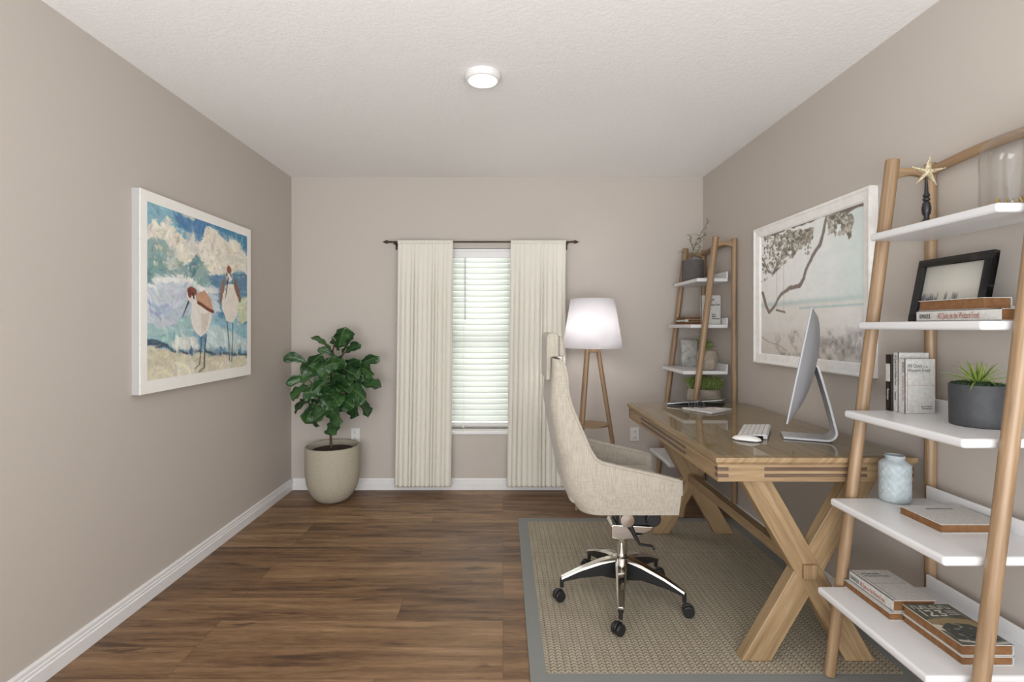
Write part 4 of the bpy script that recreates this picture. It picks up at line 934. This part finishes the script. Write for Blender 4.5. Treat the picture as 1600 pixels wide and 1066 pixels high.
# leaf outline: fiddle shape half width as a function of length
def figleaf(m, base, dvec, up, ln, wd, roll=0, droop=.5):
    d = Vector(dvec).normalized(); up = Vector(up); side = d.cross(up); 
    if side.length < .05: side = d.cross(Vector((1, 0, 0)))
    side.normalize(); side.rotate(Matrix.Rotation(roll, 3, d)); n = 9; p = Vector(base); dirv = d.copy(); vs = []; uvs = []
    prof_ = [.04, .30, .52, .62, .70, .88, 1.0, .98, .70, .12]
    ph = random.uniform(0, 6)
    for i in range(n + 1):
        nn = side.cross(dirv).normalized(); w_ = wd / 2 * prof_[i]
        for q in (-1, -.5, 0, .5, 1):
            rip = .10 * wd * math.sin(i * 2.1 + q * 2 + ph) * abs(q); cup = .20 * wd * prof_[i] * (abs(q) ** 1.3)
            vs.append(p + side * w_ * q + nn * (cup + rip)); uvs.append((q * .5 * prof_[i], i / n))
        p = p + dirv * (ln / n); dirv = (dirv - Vector((0, 0, 1)) * droop / n * 1.2).normalized()
    k0 = len(m.v); fs = [(i * 5 + q, i * 5 + q + 1, (i + 1) * 5 + q + 1, (i + 1) * 5 + q) for i in range(n) for q in range(4)]; m.add(vs, fs)
    m.luv = getattr(m, 'luv', []) + uvs
def fig_pt(px, py, y): return pxz(px, py, y)
m = MB(); m.luv = []
# (tip px, tip py, base px, base py, depth, width m) laid out after the plant's real leaf positions
FL = [(537, 513, 529, 545, 3.62, .15), (521, 527, 530, 548, 3.68, .12), (489, 526, 518, 548, 3.60, .07), (499, 544, 524, 556, 3.64, .07), (562, 538, 540, 552, 3.62, .10), (548, 530, 533, 560, 3.60, .12), (590, 556, 562, 572, 3.60, .10),
      (583, 585, 556, 572, 3.62, .12), (446, 556, 478, 566, 3.62, .10), (500, 553, 478, 580, 3.60, .11), (448, 596, 484, 590, 3.58, .08), (457, 623, 484, 602, 3.60, .11), (462, 643, 490, 622, 3.66, .14), (478, 660, 492, 628, 3.62, .12),
      (497, 664, 482, 626, 3.66, .15), (490, 655, 528, 634, 3.52, .16), (534, 658, 508, 632, 3.50, .16), (524, 678, 521, 650, 3.58, .13), (575, 650, 556, 618, 3.66, .12), (560, 645, 536, 618, 3.56, .15), (594, 602, 560, 605, 3.60, .12),
      (572, 622, 540, 604, 3.54, .15), (518, 606, 545, 590, 3.52, .14), (508, 570, 540, 568, 3.50, .13), (490, 610, 516, 592, 3.52, .13), (520, 628, 500, 604, 3.52, .15), (546, 600, 524, 582, 3.50, .14), (560, 590, 534, 576, 3.56, .15),
      (470, 590, 500, 582, 3.60, .13), (484, 570, 506, 590, 3.56, .13), (535, 560, 520, 580, 3.52, .13), (560, 560, 536, 575, 3.55, .14), (510, 640, 524, 610, 3.54, .14), (552, 634, 524, 622, 3.52, .15), (476, 612, 504, 616, 3.56, .13),
      (500, 590, 520, 570, 3.56, .13), (530, 596, 512, 616, 3.60, .14), (548, 570, 528, 588, 3.62, .14), (486, 640, 512, 620, 3.62, .14), (574, 568, 548, 586, 3.68, .13), (515, 560, 528, 585, 3.66, .13), (566, 606, 540, 596, 3.66, .15),
      (500, 622, 520, 606, 3.68, .15), (536, 640, 520, 612, 3.68, .15), (520, 548, 530, 570, 3.64, .11), (545, 612, 520, 600, 3.46, .13), (505, 600, 522, 612, 3.46, .13), (530, 632, 514, 615, 3.46, .13), (538, 585, 520, 596, 3.45, .12), (470, 575, 492, 572, 3.66, .11)]
for tx, ty, bxp, byp, yy, wd in FL:
    yb2 = 3.66 * .55 + yy * .45; B = fig_pt(bxp, byp, yb2); T = fig_pt(tx, ty, yy); d = T - B; ln = max(d.length * 1.02, .10); toC = Vector((0, -1, .55 + random.uniform(-.3, .3))) + Vector((random.uniform(-.5, .5), 0, 0))
    dd = d.normalized() + Vector((0, 0, .18)); figleaf(m, B, dd, toC, ln * 1.05, wd * random.uniform(.85, 1.1), random.uniform(-1.0, 1.0), .5)
m.keep = True
luv = m.luv; o = obj('foliage', m, M['figleaf'], fg, smooth=True)
uv = o.data.uv_layers.new(name='UVMap')
if len(o.data.vertices) == len(luv):
    for l in o.data.loops: uv.data[l.index].uv = luv[l.vertex_index]
md = o.modifiers.new('solid', 'SOLIDIFY'); md.thickness = .0008

# ------------------------------------------------------------ WALL ART, LEFT
PXF = -1.613
la = thing('coastal_bird_painting', (XL, 2.70, 1.43), 'square watercolour canvas of two shore birds hanging on the left wall', 'painting')
PY0, PY1, PZ0, PZ1 = 2.219, 3.193, .966, 1.890
obj('canvas_sides', MB().box((XL + .0006, PY0, PZ0), (PXF - .004, PY1, PZ1)), M['canvas_shaded'], la, bevel=.001)
obj('canvas_front', MB().box((PXF - .0039, PY0, PZ0), (PXF - .0006, PY1, PZ1)), M['canvas'], la, bevel=.001)
sg = MB()
for z_ in (1.005, 1.19, 1.415, 1.66, 1.862): sg.box((XL + .001, PY0 - .0012, z_), (PXF - .001, PY0 - .0002, z_ + .0035))
obj('side_joints', sg, M['canvas_shaded'], la)
iy0, iy1, iz0, iz1 = 2.263, 3.145, 1.026, 1.840
def A1(X, Y):
    px = 190 + X / 3.045; py = 280 + Y / 3.045; y = 1.613 * FPX / abs(px - CX); z_ = CH - (py - CY) * y / FPX
    return ((y - iy0) / (iy1 - iy0), (iz1 - z_) / (iz1 - iz0))
P1 = lambda *a: [A1(x, y) for x, y in a]
ar = Art(230, 214, (92, 148, 176)); h_, w_ = 214, 230
n1 = fbm(h_, w_, 4, 41, 1.5); n2 = fbm(h_, w_, 12, 51, .6)
ar.put(np.clip((n1 - .48) * 6, 0, 1), (140, 186, 200), .8); ar.put(np.clip((.5 - n1) * 5, 0, 1) * (ar.U > .25), (38, 96, 150), .8)
ar.put(np.clip(.35 - ar.U, 0, .2) * 4, (134, 182, 194), .8)
ar.poly(P1((250, 170), (380, 180), (400, 230), (370, 290), (320, 260), (270, 230)), (48, 104, 158), .8); ar.poly(P1((430, 215), (597, 280), (597, 340), (520, 280), (470, 250)), (36, 112, 158), .85)
ar.poly(P1((290, 165), (350, 185), (340, 200), (300, 185)), (222, 220, 190), .8)
ar.poly(P1((122, 218), (140, 215), (165, 190), (185, 215), (212, 168), (240, 190), (258, 235), (300, 290), (340, 262), (352, 300), (385, 290), (392, 240), (410, 222), (440, 240), (470, 275), (500, 305), (530, 285), (565, 315), (597, 352), (597, 452), (540, 445), (480, 455), (430, 455), (380, 480), (300, 480), (122, 480)), (234, 226, 208))
ar.put(np.clip((n2 - .5) * 5, 0, 1) * (ar.V > .10) * (ar.V < .45), (204, 204, 192), .7); ar.put(np.clip((n1 - .55) * 6, 0, 1) * (ar.V > .12) * (ar.V < .40), (240, 238, 228), .8)
ar.poly(P1((122, 300), (150, 280), (200, 290), (235, 350), (270, 385), (310, 420), (345, 370), (365, 350), (385, 400), (420, 440), (440, 470), (420, 530), (380, 520), (330, 470), (270, 455), (200, 480), (122, 505)), (126, 160, 158), .92)
ar.poly(P1((122, 380), (180, 360), (230, 400), (215, 450), (160, 470), (122, 490)), (88, 136, 134), .6); ar.poly(P1((300, 425), (360, 360), (380, 400), (350, 455)), (70, 118, 130), .7)
ar.ell(A1(240, 400), (.05, .03), (224, 222, 210), .8, 1.5)
ar.poly(P1((410, 455), (450, 460), (530, 450), (597, 455), (597, 580), (545, 560), (470, 560), (430, 520)), (66, 112, 146), .9); ar.put(np.clip((n2 - .56) * 8, 0, 1) * (ar.V > .42) * (ar.V < .56) * (ar.U > .5), (120, 166, 182), .7)
ar.poly(P1((122, 500), (200, 478), (280, 470), (350, 490), (400, 530), (460, 545), (470, 620), (440, 700), (300, 720), (122, 740)), (196, 206, 216))
ar.poly(P1((122, 490), (220, 468), (290, 455), (350, 482), (395, 520), (460, 520), (465, 545), (400, 545), (330, 505), (250, 490), (122, 515)), (240, 240, 236), .95)
ar.put(np.clip((n1 - .5) * 6, 0, 1) * (ar.V > .5) * (ar.V < .8) * (ar.U < .7), (168, 184, 206), .6)
ar.stroke(P1((130, 580), (170, 610), (215, 600), (230, 640)), .02, (150, 168, 206), .8, 1); ar.stroke(P1((125, 630), (175, 640), (230, 610), (270, 640)), .016, (150, 166, 204), .8, 1)
ar.poly(P1((122, 690), (200, 700), (260, 690), (300, 650), (340, 640), (340, 760), (250, 780), (122, 760)), (150, 192, 190), .8)
ar.poly(P1((410, 640), (480, 660), (597, 690), (597, 800), (480, 800), (400, 790)), (140, 190, 204), .85); ar.poly(P1((545, 570), (597, 560), (597, 680), (550, 690)), (220, 222, 180), .9)
ar.poly(P1((400, 700), (440, 690), (597, 760), (597, 815), (500, 800), (400, 800)), (220, 230, 226), .7); ar.poly(P1((230, 770), (300, 740), (360, 760), (370, 810), (290, 810), (245, 800)), (238, 236, 226), .9)
ar.poly(P1((122, 785), (240, 815), (330, 840), (450, 835), (597, 845), (597, 905), (122, 965)), (214, 204, 176)); ar.put(np.clip((n2 - .45) * 4, 0, 1) * (ar.V > .83), (196, 186, 156), .7); ar.put(np.clip((n1 - .52) * 6, 0, 1) * (ar.V > .85), (228, 222, 200), .8)
ar.stroke(P1((122, 768), (180, 780), (215, 785), (245, 810)), [.035, .03, .022, .012], (40, 62, 84), 1, 1); ar.stroke(P1((255, 822), (300, 825), (350, 825), (380, 822)), .014, (44, 58, 76), 1, 1); ar.stroke(P1((400, 815), (450, 828), (520, 826), (597, 836)), .018, (40, 62, 80), 1, 1)
def daub(ar, n, seed, l0, l1, w0, w1, jit, vmax=1.0):
    q = random.Random(seed); fl = fbm(ar.h, ar.w, 5, seed)
    for k in range(n):
        u, v = q.random(), q.random() * vmax; iy, ix = min(ar.h - 1, int(v * ar.h)), min(ar.w - 1, int(u * ar.w)); j_ = q.gauss(0, jit); c = ar.im[iy, ix] + np.array([j_, j_ * .95, j_ * .8]) + np.array([q.gauss(0, jit * .3) for _ in range(3)])
        a = (fl[iy, ix] - .5) * 7; ln = q.uniform(l0, l1); wd = q.uniform(w0, w1); du, dv = math.cos(a) * ln, math.sin(a) * ln; rad = int((ln + wd) * max(ar.w, ar.h)) + 3
        ya, yb_, xa, xb_ = max(0, iy - rad), min(ar.h, iy + rad), max(0, ix - rad), min(ar.w, ix + rad); U = ar.U[ya:yb_, xa:xb_] + ar.du[ya:yb_, xa:xb_] * .6; V = ar.V[ya:yb_, xa:xb_] + ar.dv[ya:yb_, xa:xb_] * .6
        t_ = np.clip(((U - u) * du + (V - v) * dv) / (ln * ln), -.5, .5); D = np.hypot(U - u - t_ * du, V - v - t_ * dv) - wd / 2 * (1 - 1.2 * np.abs(t_))
        m_ = (np.clip(.5 - D * ar.w, 0, 1) * q.uniform(.4, .9))[..., None]; ar.im[ya:yb_, xa:xb_] = ar.im[ya:yb_, xa:xb_] * (1 - m_) + c * m_
ar.im = ar.im * .94 + 255 * .06
daub(ar, 1500, 3, .03, .08, .010, .026, 12)
daub(ar, 1300, 4, .015, .05, .004, .011, 15)
ar.im = ar.im * .92 + 255 * .10
for k in range(90):
    x = random.uniform(.05, .95); y = .12 + .22 * random.random(); ar.ell((x, y), (random.uniform(.006, .022), random.uniform(.004, .014)), random.choice([(246, 242, 230), (214, 206, 184), (226, 214, 186)]), .7, 2)
# first bird
ar.stroke(P1((380, 745), (378, 800), (370, 880)), .010, (92, 74, 66)); ar.stroke(P1((402, 740), (396, 810), (392, 895)), .012, (58, 66, 74)); ar.stroke(P1((392, 895), (370, 915)), .01, (120, 106, 90)); ar.stroke(P1((370, 880), (350, 900)), .008, (120, 106, 90))
ar.poly(P1((335, 570), (370, 590), (420, 620), (432, 660), (410, 720), (378, 752), (345, 720), (330, 660)), (242, 236, 226), 1, .6); ar.poly(P1((378, 640), (425, 630), (405, 720), (380, 740)), (216, 204, 190), .6)
ar.poly(P1((352, 545), (395, 530), (425, 570), (438, 630), (420, 628), (385, 608), (362, 590)), (206, 160, 132), 1, .6); ar.stroke(P1((365, 590), (390, 605), (418, 622), (436, 630)), .022, (120, 66, 44)); ar.stroke(P1((330, 560), (345, 600), (345, 660)), .03, (240, 236, 230))
ar.ell(A1(334, 558), (.042, .045), (236, 230, 222)); ar.ell(A1(337, 536), (.046, .028), (142, 82, 66)); ar.ell(A1(326, 545), (.018, .03), (120, 62, 52)); ar.stroke(P1((340, 545), (345, 565)), .014, (50, 40, 40)); ar.stroke(P1((318, 585), (305, 620), (291, 655)), [.014, .010, .005], (44, 50, 60))
# second bird
ar.stroke(P1((500, 672), (508, 760), (513, 862)), .009, (70, 74, 80)); ar.stroke(P1((528, 672), (528, 760), (523, 866)), .009, (70, 74, 80))
ar.poly(P1((478, 530), (500, 500), (535, 500), (556, 560), (550, 640), (530, 682), (498, 676), (480, 620)), (240, 232, 220), 1, .6)
ar.poly(P1((490, 465), (478, 490), (470, 540), (472, 610), (482, 560), (492, 500)), (156, 116, 96)); ar.poly(P1((535, 475), (552, 510), (568, 570), (560, 590), (546, 550), (530, 500)), (140, 104, 84))
ar.ell(A1(511, 468), (.036, .035), (240, 234, 226)); ar.ell(A1(510, 432), (.030, .030), (150, 92, 70)); ar.stroke(P1((500, 450), (500, 462)), .012, (52, 44, 44)); ar.stroke(P1((517, 455), (520, 466)), .012, (52, 44, 44)); ar.stroke(P1((506, 472), (500, 520), (494, 566)), [.014, .010, .004], (48, 56, 68)); ar.stroke(P1((484, 505), (496, 530)), .014, (120, 130, 140), .6)
daub(ar, 500, 9, .010, .03, .003, .007, 12); ar.grain(22, 40, 71); ar.grain(16, 9, 81, 2)
ar.panel('watercolour_print', (PXF, iy0, iz1), (0, iy1 - iy0, 0), (0, 0, -(iz1 - iz0)), la, M['print'])

# ------------------------------------------------------------ WALL ART, RIGHT
FXF = 1.525
ra = thing('framed_beach_picture', (XR, 2.56, 1.46), 'pale beach and tree branch picture in a white frame on right wall', 'picture')
QY0, QY1, QZ0, QZ1 = 2.078, 3.046, 1.056, 1.860
fw = .058
def mould(m, a, b, inw):
    """mitred frame moulding from corner a to b (y,z), 'inw' = inward normal (y,z)"""
    prof_ = [(0, XR - .0006), (0, FXF + .002), (.006, FXF), (.012, FXF + .002), (.018, FXF + .006), (.040, FXF + .010), (.050, FXF + .012), (fw, FXF + .018), (fw, XR - .0006)]
    dy, dz = (b[0] - a[0]), (b[1] - a[1]); ln = math.hypot(dy, dz); dy /= ln; dz /= ln; vs = []
    for end, p in ((1, a), (-1, b)):
        for q, x in prof_: vs.append((x, p[0] + inw[0] * q + dy * q * end, p[1] + inw[1] * q + dz * q * end))
    k = len(prof_); m.add(vs, [tuple(range(k)), tuple(reversed(range(k, 2 * k)))] + [(i, i + k, (i + 1) % k + k, (i + 1) % k) for i in range(k)])
m = MB(); C4 = [(QY0, QZ0), (QY1, QZ0), (QY1, QZ1), (QY0, QZ1)]
for i, inw in enumerate(((0, 1), (-1, 0), (0, -1), (1, 0))): mould(m, C4[i], C4[(i + 1) % 4], inw)
obj('frame', m, M['whitewash'], ra)
obj('backing', MB().box((FXF + .022, QY0 + fw - .004, QZ0 + fw - .004), (XR - .001, QY1 - fw + .004, QZ1 - fw + .004)), M['canvas'], ra)
jy0, jy1, jz0, jz1 = QY0 + fw, QY1 - fw, QZ0 + fw, QZ1 - fw
XI = FXF + .020
def A2(X, Y):
    px = 1130 + X / 3.33; py = 280 + Y / 3.33; y = XI * FPX / abs(px - CX); z_ = CH - (py - CY) * y / FPX
    return ((jy1 - y) / (jy1 - jy0), (jz1 - z_) / (jz1 - jz0))
P2 = lambda *a: [A2(x, y) for x, y in a]
ar = Art(240, 190, (250, 250, 248)); h_, w_ = 190, 240; n1 = fbm(h_, w_, 5, 141, 1.4); n2 = fbm(h_, w_, 16, 151, 1.2)
ar.put(np.clip((ar.U - .35) * 1.4, 0, 1) * (ar.V < .62), (226, 238, 236), .8); ar.put(np.clip((ar.U - .8) * 4, 0, 1) * (ar.V < .6), (210, 232, 230), .5)
hv = A2(400, 640)[1]
ar.put(np.clip((ar.V - hv + .02) * 30, 0, 1), (243, 240, 235)); ar.put(np.exp(-((ar.V - hv) / .02) ** 2), (190, 216, 212), .6); ar.put(np.exp(-((ar.V - hv - .045) / .008) ** 2) * (ar.U > .45), (150, 192, 190), .55)
ar.put(np.clip((ar.V - .76) * 5, 0, 1), (220, 212, 204), .8)
ar.put(np.clip((n2 - .42) * 6, 0, 1) * np.clip((ar.V - .78 + .10 * (ar.U - .5)) * 10, 0, 1) * (ar.U > .18), (176, 170, 164), .7); ar.put(np.clip((n2 - .62) * 8, 0, 1) * (ar.V > .80) * (ar.U > .25), (118, 114, 110), .6)
ar.stroke(P2((205, 820), (260, 850), (330, 900)), .012, (178, 160, 144), .8, 1.5)
bc = (136, 122, 114)
ar.stroke(P2((300, 400), (330, 320), (345, 300)), .01, bc)
ar.stroke(P2((205, 590), (222, 655), (240, 690)), [.03, .028, .03], bc, 1, .8); ar.stroke(P2((240, 690), (270, 655), (300, 605), (350, 570), (400, 552)), [.03, .026, .026, .028, .034], bc, 1, .8)
ar.stroke(P2((400, 552), (420, 520), (430, 470), (462, 405), (500, 345), (515, 290), (540, 185)), [.036, .026, .024, .026, .030, .024, .024], (126, 114, 108), 1, .8)
ar.stroke(P2((205, 420), (235, 480), (260, 488), (300, 420), (330, 350)), .018, bc, 1, .8); ar.stroke(P2((340, 370), (360, 370), (372, 320)), .016, bc, 1, .8)
ar.stroke(P2((205, 300), (300, 270), (400, 235), (540, 185), (640, 165), (745, 118)), [.02, .02, .024, .03, .045, .045], (120, 108, 100), 1, 1.5)
rr_ = random.Random(5)
for k in range(800):
    s = rr_.random() ** .8; X = 200 + 260 * s; Y = 300 - 40 * s + rr_.random() ** 1.3 * (250 - 200 * s)
    if rr_.random() < .25: X = 540 + 130 * rr_.random(); Y = 185 + 110 * rr_.random() * (1 if 600 < X < 660 or X < 580 else .5)
    u_, v_ = A2(X, Y); rd_ = rr_.uniform(.006, .017); ar.ell((u_, v_), (rd_, rd_ * rr_.uniform(.6, 1.4)), rr_.choice([(118, 114, 100), (150, 142, 128), (96, 90, 84), (186, 178, 164), (142, 140, 120), (206, 200, 190)]), .85, 1.5, .5)
for k in range(26):
    u_, v_ = A2(rr_.uniform(425, 455), rr_.uniform(300, 390)); ar.ell((u_, v_), (.008, .010), (156, 144, 130), .8)
ar.stroke(P2((280, 480), (280, 680)), .004, (170, 164, 158), .8); ar.stroke(P2((316, 400), (316, 690)), .004, (170, 164, 158), .8); ar.stroke(P2((277, 680), (322, 692)), .016, (140, 126, 112))
ar.grain(12, 30, 171)
ar.panel('beach_print', (XI, jy1, jz1), (0, -(jy1 - jy0), 0), (0, 0, -(jz1 - jz0)), ra, M['glazed'])

# ------------------------------------------------------------ OFFICE CHAIR
ch = thing('office_chair', (.55, 2.325, RUGZ), 'beige linen high-back swivel chair with chrome star base on the rug', 'chair')
CYc = 2.325
EDGE = [(.747, .47), (.750, .56), (.748, .618), (.66, .640), (.57, .660), (.48, .680), (.415, .696), (.390, .712), (.365, .752), (.330, .835), (.290, .930), (.276, .985), (.272, 1.06), (.262, 1.100), (.240, 1.128), (.220, 1.134)]
BACK = [(.47, .330), (.49, .300), (.545, .272), (.62, .255), (.70, .240), (.80, .219), (.947, .199), (1.02, .206), (1.06, .211), (1.134, .213)]
def interp(tab, x):
    for i in range(len(tab) - 1):
        if x <= tab[i + 1][0]: a, b = tab[i], tab[i + 1]; t_ = (x - a[0]) / (b[0] - a[0]); return a[1] + (b[1] - a[1]) * max(0, t_)
    return tab[-1][1]
def halfw(z_): return interp([(.47, .205), (.52, .222), (.62, .232), (.75, .228), (.95, .215), (1.134, .190)], z_)
# rows follow the front edge line; each row a U (front near side -> back -> front far side)
rows = EDGE; NU = 12; NBk = 14
def ushell(th):
    out = []
    for k_, (xf, z_) in enumerate(rows):
        xb = interp(BACK, z_) + th; hw_ = halfw(z_) - th; xf_ = max(xf, xb + .012) if k_ < len(rows) - 1 else xf; cr = min(.085 - th, max(.008, (xf_ - xb) * .48)); row = []
        for i in range(NU + 1): row.append((xf_ + (xb + cr - xf_) * i / NU, -hw_))
        for i in range(1, 7): a = PI / 2 * i / 7; row.append((xb + cr - cr * math.sin(a), -hw_ + cr - cr * math.cos(a)))
        for i in range(NBk + 1): row.append((xb, -hw_ + cr + 2 * (hw_ - cr) * i / NBk))
        row += [(x, -y) for x, y in row[:NU + 7][::-1]]
        out += [(x, CYc + y, z_) for x, y in row]
    return out, len(row)
vo, NR = ushell(0); vi, _ = ushell(.030); nv_ = len(vo); J = len(rows)
fs = []
for j in range(J - 1):
    for i in range(NR - 1):
        q = j * NR + i; fs.append((q, q + 1, q + NR + 1, q + NR)); fs.append((nv_ + q, nv_ + q + NR, nv_ + q + NR + 1, nv_ + q + 1))
bd = [i for i in range(NR)] + [j * NR + NR - 1 for j in range(1, J)] + [(J - 1) * NR + i for i in range(NR - 2, -1, -1)] + [j * NR for j in range(J - 2, 0, -1)]
for k in range(len(bd)): a_, b_ = bd[k], bd[(k + 1) % len(bd)]; fs.append((a_, a_ + nv_, b_ + nv_, b_))
so = obj('upholstered_shell', MB().add(vo + vi, fs), M['linen'], ch, smooth=True)
md2 = so.modifiers.new('bev', 'BEVEL'); md2.width = .008; md2.segments = 3; md2.limit_method = 'ANGLE'; md2.angle_limit = math.radians(50)
SHELL = so
# underside pan
def pan(z0, z1, ins0, ins1, name, xf_):
    m = MB(); vs = []
    for z_, ins in ((z0, ins0), (z0 + .010, ins0 * .35), (z1, ins1)):
        hw_ = .205 - ins; x0_, x1_ = .318 + ins, xf_ - ins; r_ = .06
        for k in range(32):
            a = 2 * PI * k / 32; cx_, sy_ = math.cos(a), math.sin(a); p = 4.5; rad = (abs(cx_) ** p + abs(sy_) ** p) ** (-1 / p)
            vs.append(((x0_ + x1_) / 2 + (x1_ - x0_) / 2 * cx_ * rad, CYc + hw_ * sy_ * rad, z_))
    m.add(vs, [tuple(reversed(range(32))), tuple(range(64, 96))] + [(r * 32 + k, r * 32 + (k + 1) % 32, (r + 1) * 32 + (k + 1) % 32, (r + 1) * 32 + k) for r in range(2) for k in range(32)])
    return m
obj('seat_pan', pan(.468, .500, .028, .012, 'p', .752), M['linen'], ch, smooth=True)
m = MB().box((.285, CYc - .178, .502), (.735, CYc + .178, .585)); obj('seat_cushion', m, M['linen'], ch, bevel=.03, seg=5)
vs = []
BC = [(.585, .30), (.70, .285), (.85, .250), (.97, .228), (1.09, .225)]
for z_, xb in BC:
    hw_ = halfw(z_) - .052
    for d_, wx in ((0, .96), (.022, 1), (.042, .92)): 
        for q in range(9): y = -hw_ * wx + 2 * hw_ * wx * q / 8; vs.append((xb - .012 + d_ * (1 - .25 * abs(q - 4) / 4), CYc + y, z_))
m = MB(); R9 = 27; fs = []
for j in range(len(BC) - 1):
    for a in range(2):
        for q in range(8): k = j * R9 + a * 9 + q; fs.append((k, k + 1, k + R9 + 1, k + R9)) if a in (0, 1) else None
for j in range(len(BC) - 1):
    for q in range(8): k = j * R9 + 18 + q; fs.append((k, k + R9, k + R9 + 1, k + 1))
m = MB()
# back cushion as a solid slab following the back
sl0 = [(x - .014, z_) for z_, x in BC]; sl1 = [(x + .030, z_) for z_, x in BC][::-1]
m.prism(sl0 + sl1, CYc - .158, CYc + .158); obj('back_cushion', m, M['linen'], ch, bevel=.013, seg=4)
# piping along the shell edge
for s in (-1, 1):
    P_ = [(x + .001, CYc + s * (halfw(z_) - .002), z_ + .002) for x, z_ in EDGE[1:-1]]
    obj('piping', MB().tube(P_, .0065, 8), M['linen'], ch, smooth=True)
    P_ = [(x + .001, CYc + s * (halfw(z_) - .029), z_ + .002) for x, z_ in EDGE[1:-1]]
    obj('piping', MB().tube(P_, .0042, 8), M['linen'], ch, smooth=True)
# headrest saddle
hp = [(x + .007, z_) for x, z_ in [(.182, 1.035), (.2025, 1.035), (.2045, 1.137), (.238, 1.139), (.238, 1.232), (.224, 1.244), (.196, 1.244), (.184, 1.230)]]
obj('headrest', MB().prism(hp, CYc - .142, CYc + .142), M['linen'], ch, bevel=.008, seg=4)
obj('headrest_pad', MB().prism([(.2455, 1.139), (.272, 1.139), (.270, 1.190), (.262, 1.226), (.2455, 1.232)], CYc - .130, CYc + .130), M['linen'], ch, bevel=.010, seg=4)
# mechanism and base
bx_, by_ = .552, CYc
m = MB().prism([(.492, .310), (.530, .300), (.600, .303), (.680, .345), (.686, .362), (.500, .372), (.492, .362)], by_ - .055, by_ + .055); obj('mechanism_plate', m, M['chrome'], ch, bevel=.008, seg=3)
m = MB().prism([(.520, .374), (.680, .372), (.700, .385), (.706, .430), (.700, .4665), (.500, .4665)], by_ - .070, by_ + .070).lathe([(.028, -.010), (.034, -.008), (.034, .010), (.028, .012)], (.676, by_ - .078, .405), 20, 'y'); obj('mechanism_bracket', m, M['black'], ch, bevel=.004)
obj('tension_dial', MB().lathe([(.004, -.022), (.030, -.020), (.033, -.014), (.033, .014), (.030, .020), (.004, .022)], (.552, by_ - .094, .412), 28, 'y'), M['chrome'], ch, smooth=True)
lv0 = [(.566, by_ - .106, .385), (.584, by_ - .110, .345), (.606, by_ - .112, .306), (.660, by_ - .115, .299), (.670, by_ - .116, .284)]
obj('lever', MB().tube(lv0, [.011, .010, .007, .0055, .0055], 10), M['black'], ch, smooth=True)
obj('gas_column', MB().lathe([(.026, .115), (.026, .255), (.028, .258), (.028, .290), (.024, .2925), (.015, .295), (.015, .302)], (bx_, by_, 0), 32), M['chrome'], ch, smooth=True)
obj('hub', MB().lathe([(.022, .085), (.036, .090), (.040, .150), (.038, .205), (.030, .212), (.004, .212)], (bx_, by_, 0), 32), M['chrome'], ch, smooth=True)
for k in range(5):
    a = math.radians(184 + 72 * k); d = Vector((math.cos(a), math.sin(a), 0)); s = Vector((-d.y, d.x, 0)); c0 = Vector((bx_, by_, 0)); RL = .285
    st_ = [(.030, .205, .030, .012), (.10, .190, .026, .012), (.20, .156, .020, .010), (RL, .118, .015, .010)]
    vs = []
    for r_, zt, hw_, th_ in st_: vs += [c0 + d * r_ + s * q * hw_ + Vector((0, 0, zt - dz)) for q, dz in ((-1, th_), (-.6, 0), (.6, 0), (1, th_))]
    fs = [(0, 1, 2, 3), (15, 14, 13, 12)] + [(i * 4 + q, i * 4 + (q + 1) % 4, (i + 1) * 4 + (q + 1) % 4, (i + 1) * 4 + q) for i in range(3) for q in range(4)]
    lg = obj('base_leg', MB().add(vs, fs), M['chrome'], ch, bevel=.002)
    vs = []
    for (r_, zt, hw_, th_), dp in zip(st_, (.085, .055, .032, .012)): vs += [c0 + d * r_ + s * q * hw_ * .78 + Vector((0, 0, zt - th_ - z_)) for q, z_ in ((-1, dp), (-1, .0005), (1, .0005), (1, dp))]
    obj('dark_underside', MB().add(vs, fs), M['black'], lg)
    e_ = c0 + d * (RL - .004); cs = obj('caster', MB().tube([e_ + Vector((0, 0, .107)), e_ + Vector((0, 0, .070))], .009, 10), M['black'], ch, smooth=True)
    wd_ = s if k != 1 else (s * .8 + d * .6).normalized(); wd_ = (s * .75 + d * (.65 if k % 2 else -.3)).normalized(); off_ = wd_.cross(Vector((0, 0, 1))) * .016; cc = e_ + off_; cc.z = RUGZ + .0255
    obj('caster_hood', MB().tube([cc - wd_ * .006 + Vector((0, 0, .004)), cc + wd_ * .006 + Vector((0, 0, .004))], .0262, 20), M['black'], cs, bevel=.003)
    for q in (-1, 1): obj('wheel', MB().tube([cc + wd_ * q * .0075, cc + wd_ * q * .0205], .025, 24), M['black'], cs, bevel=.004)
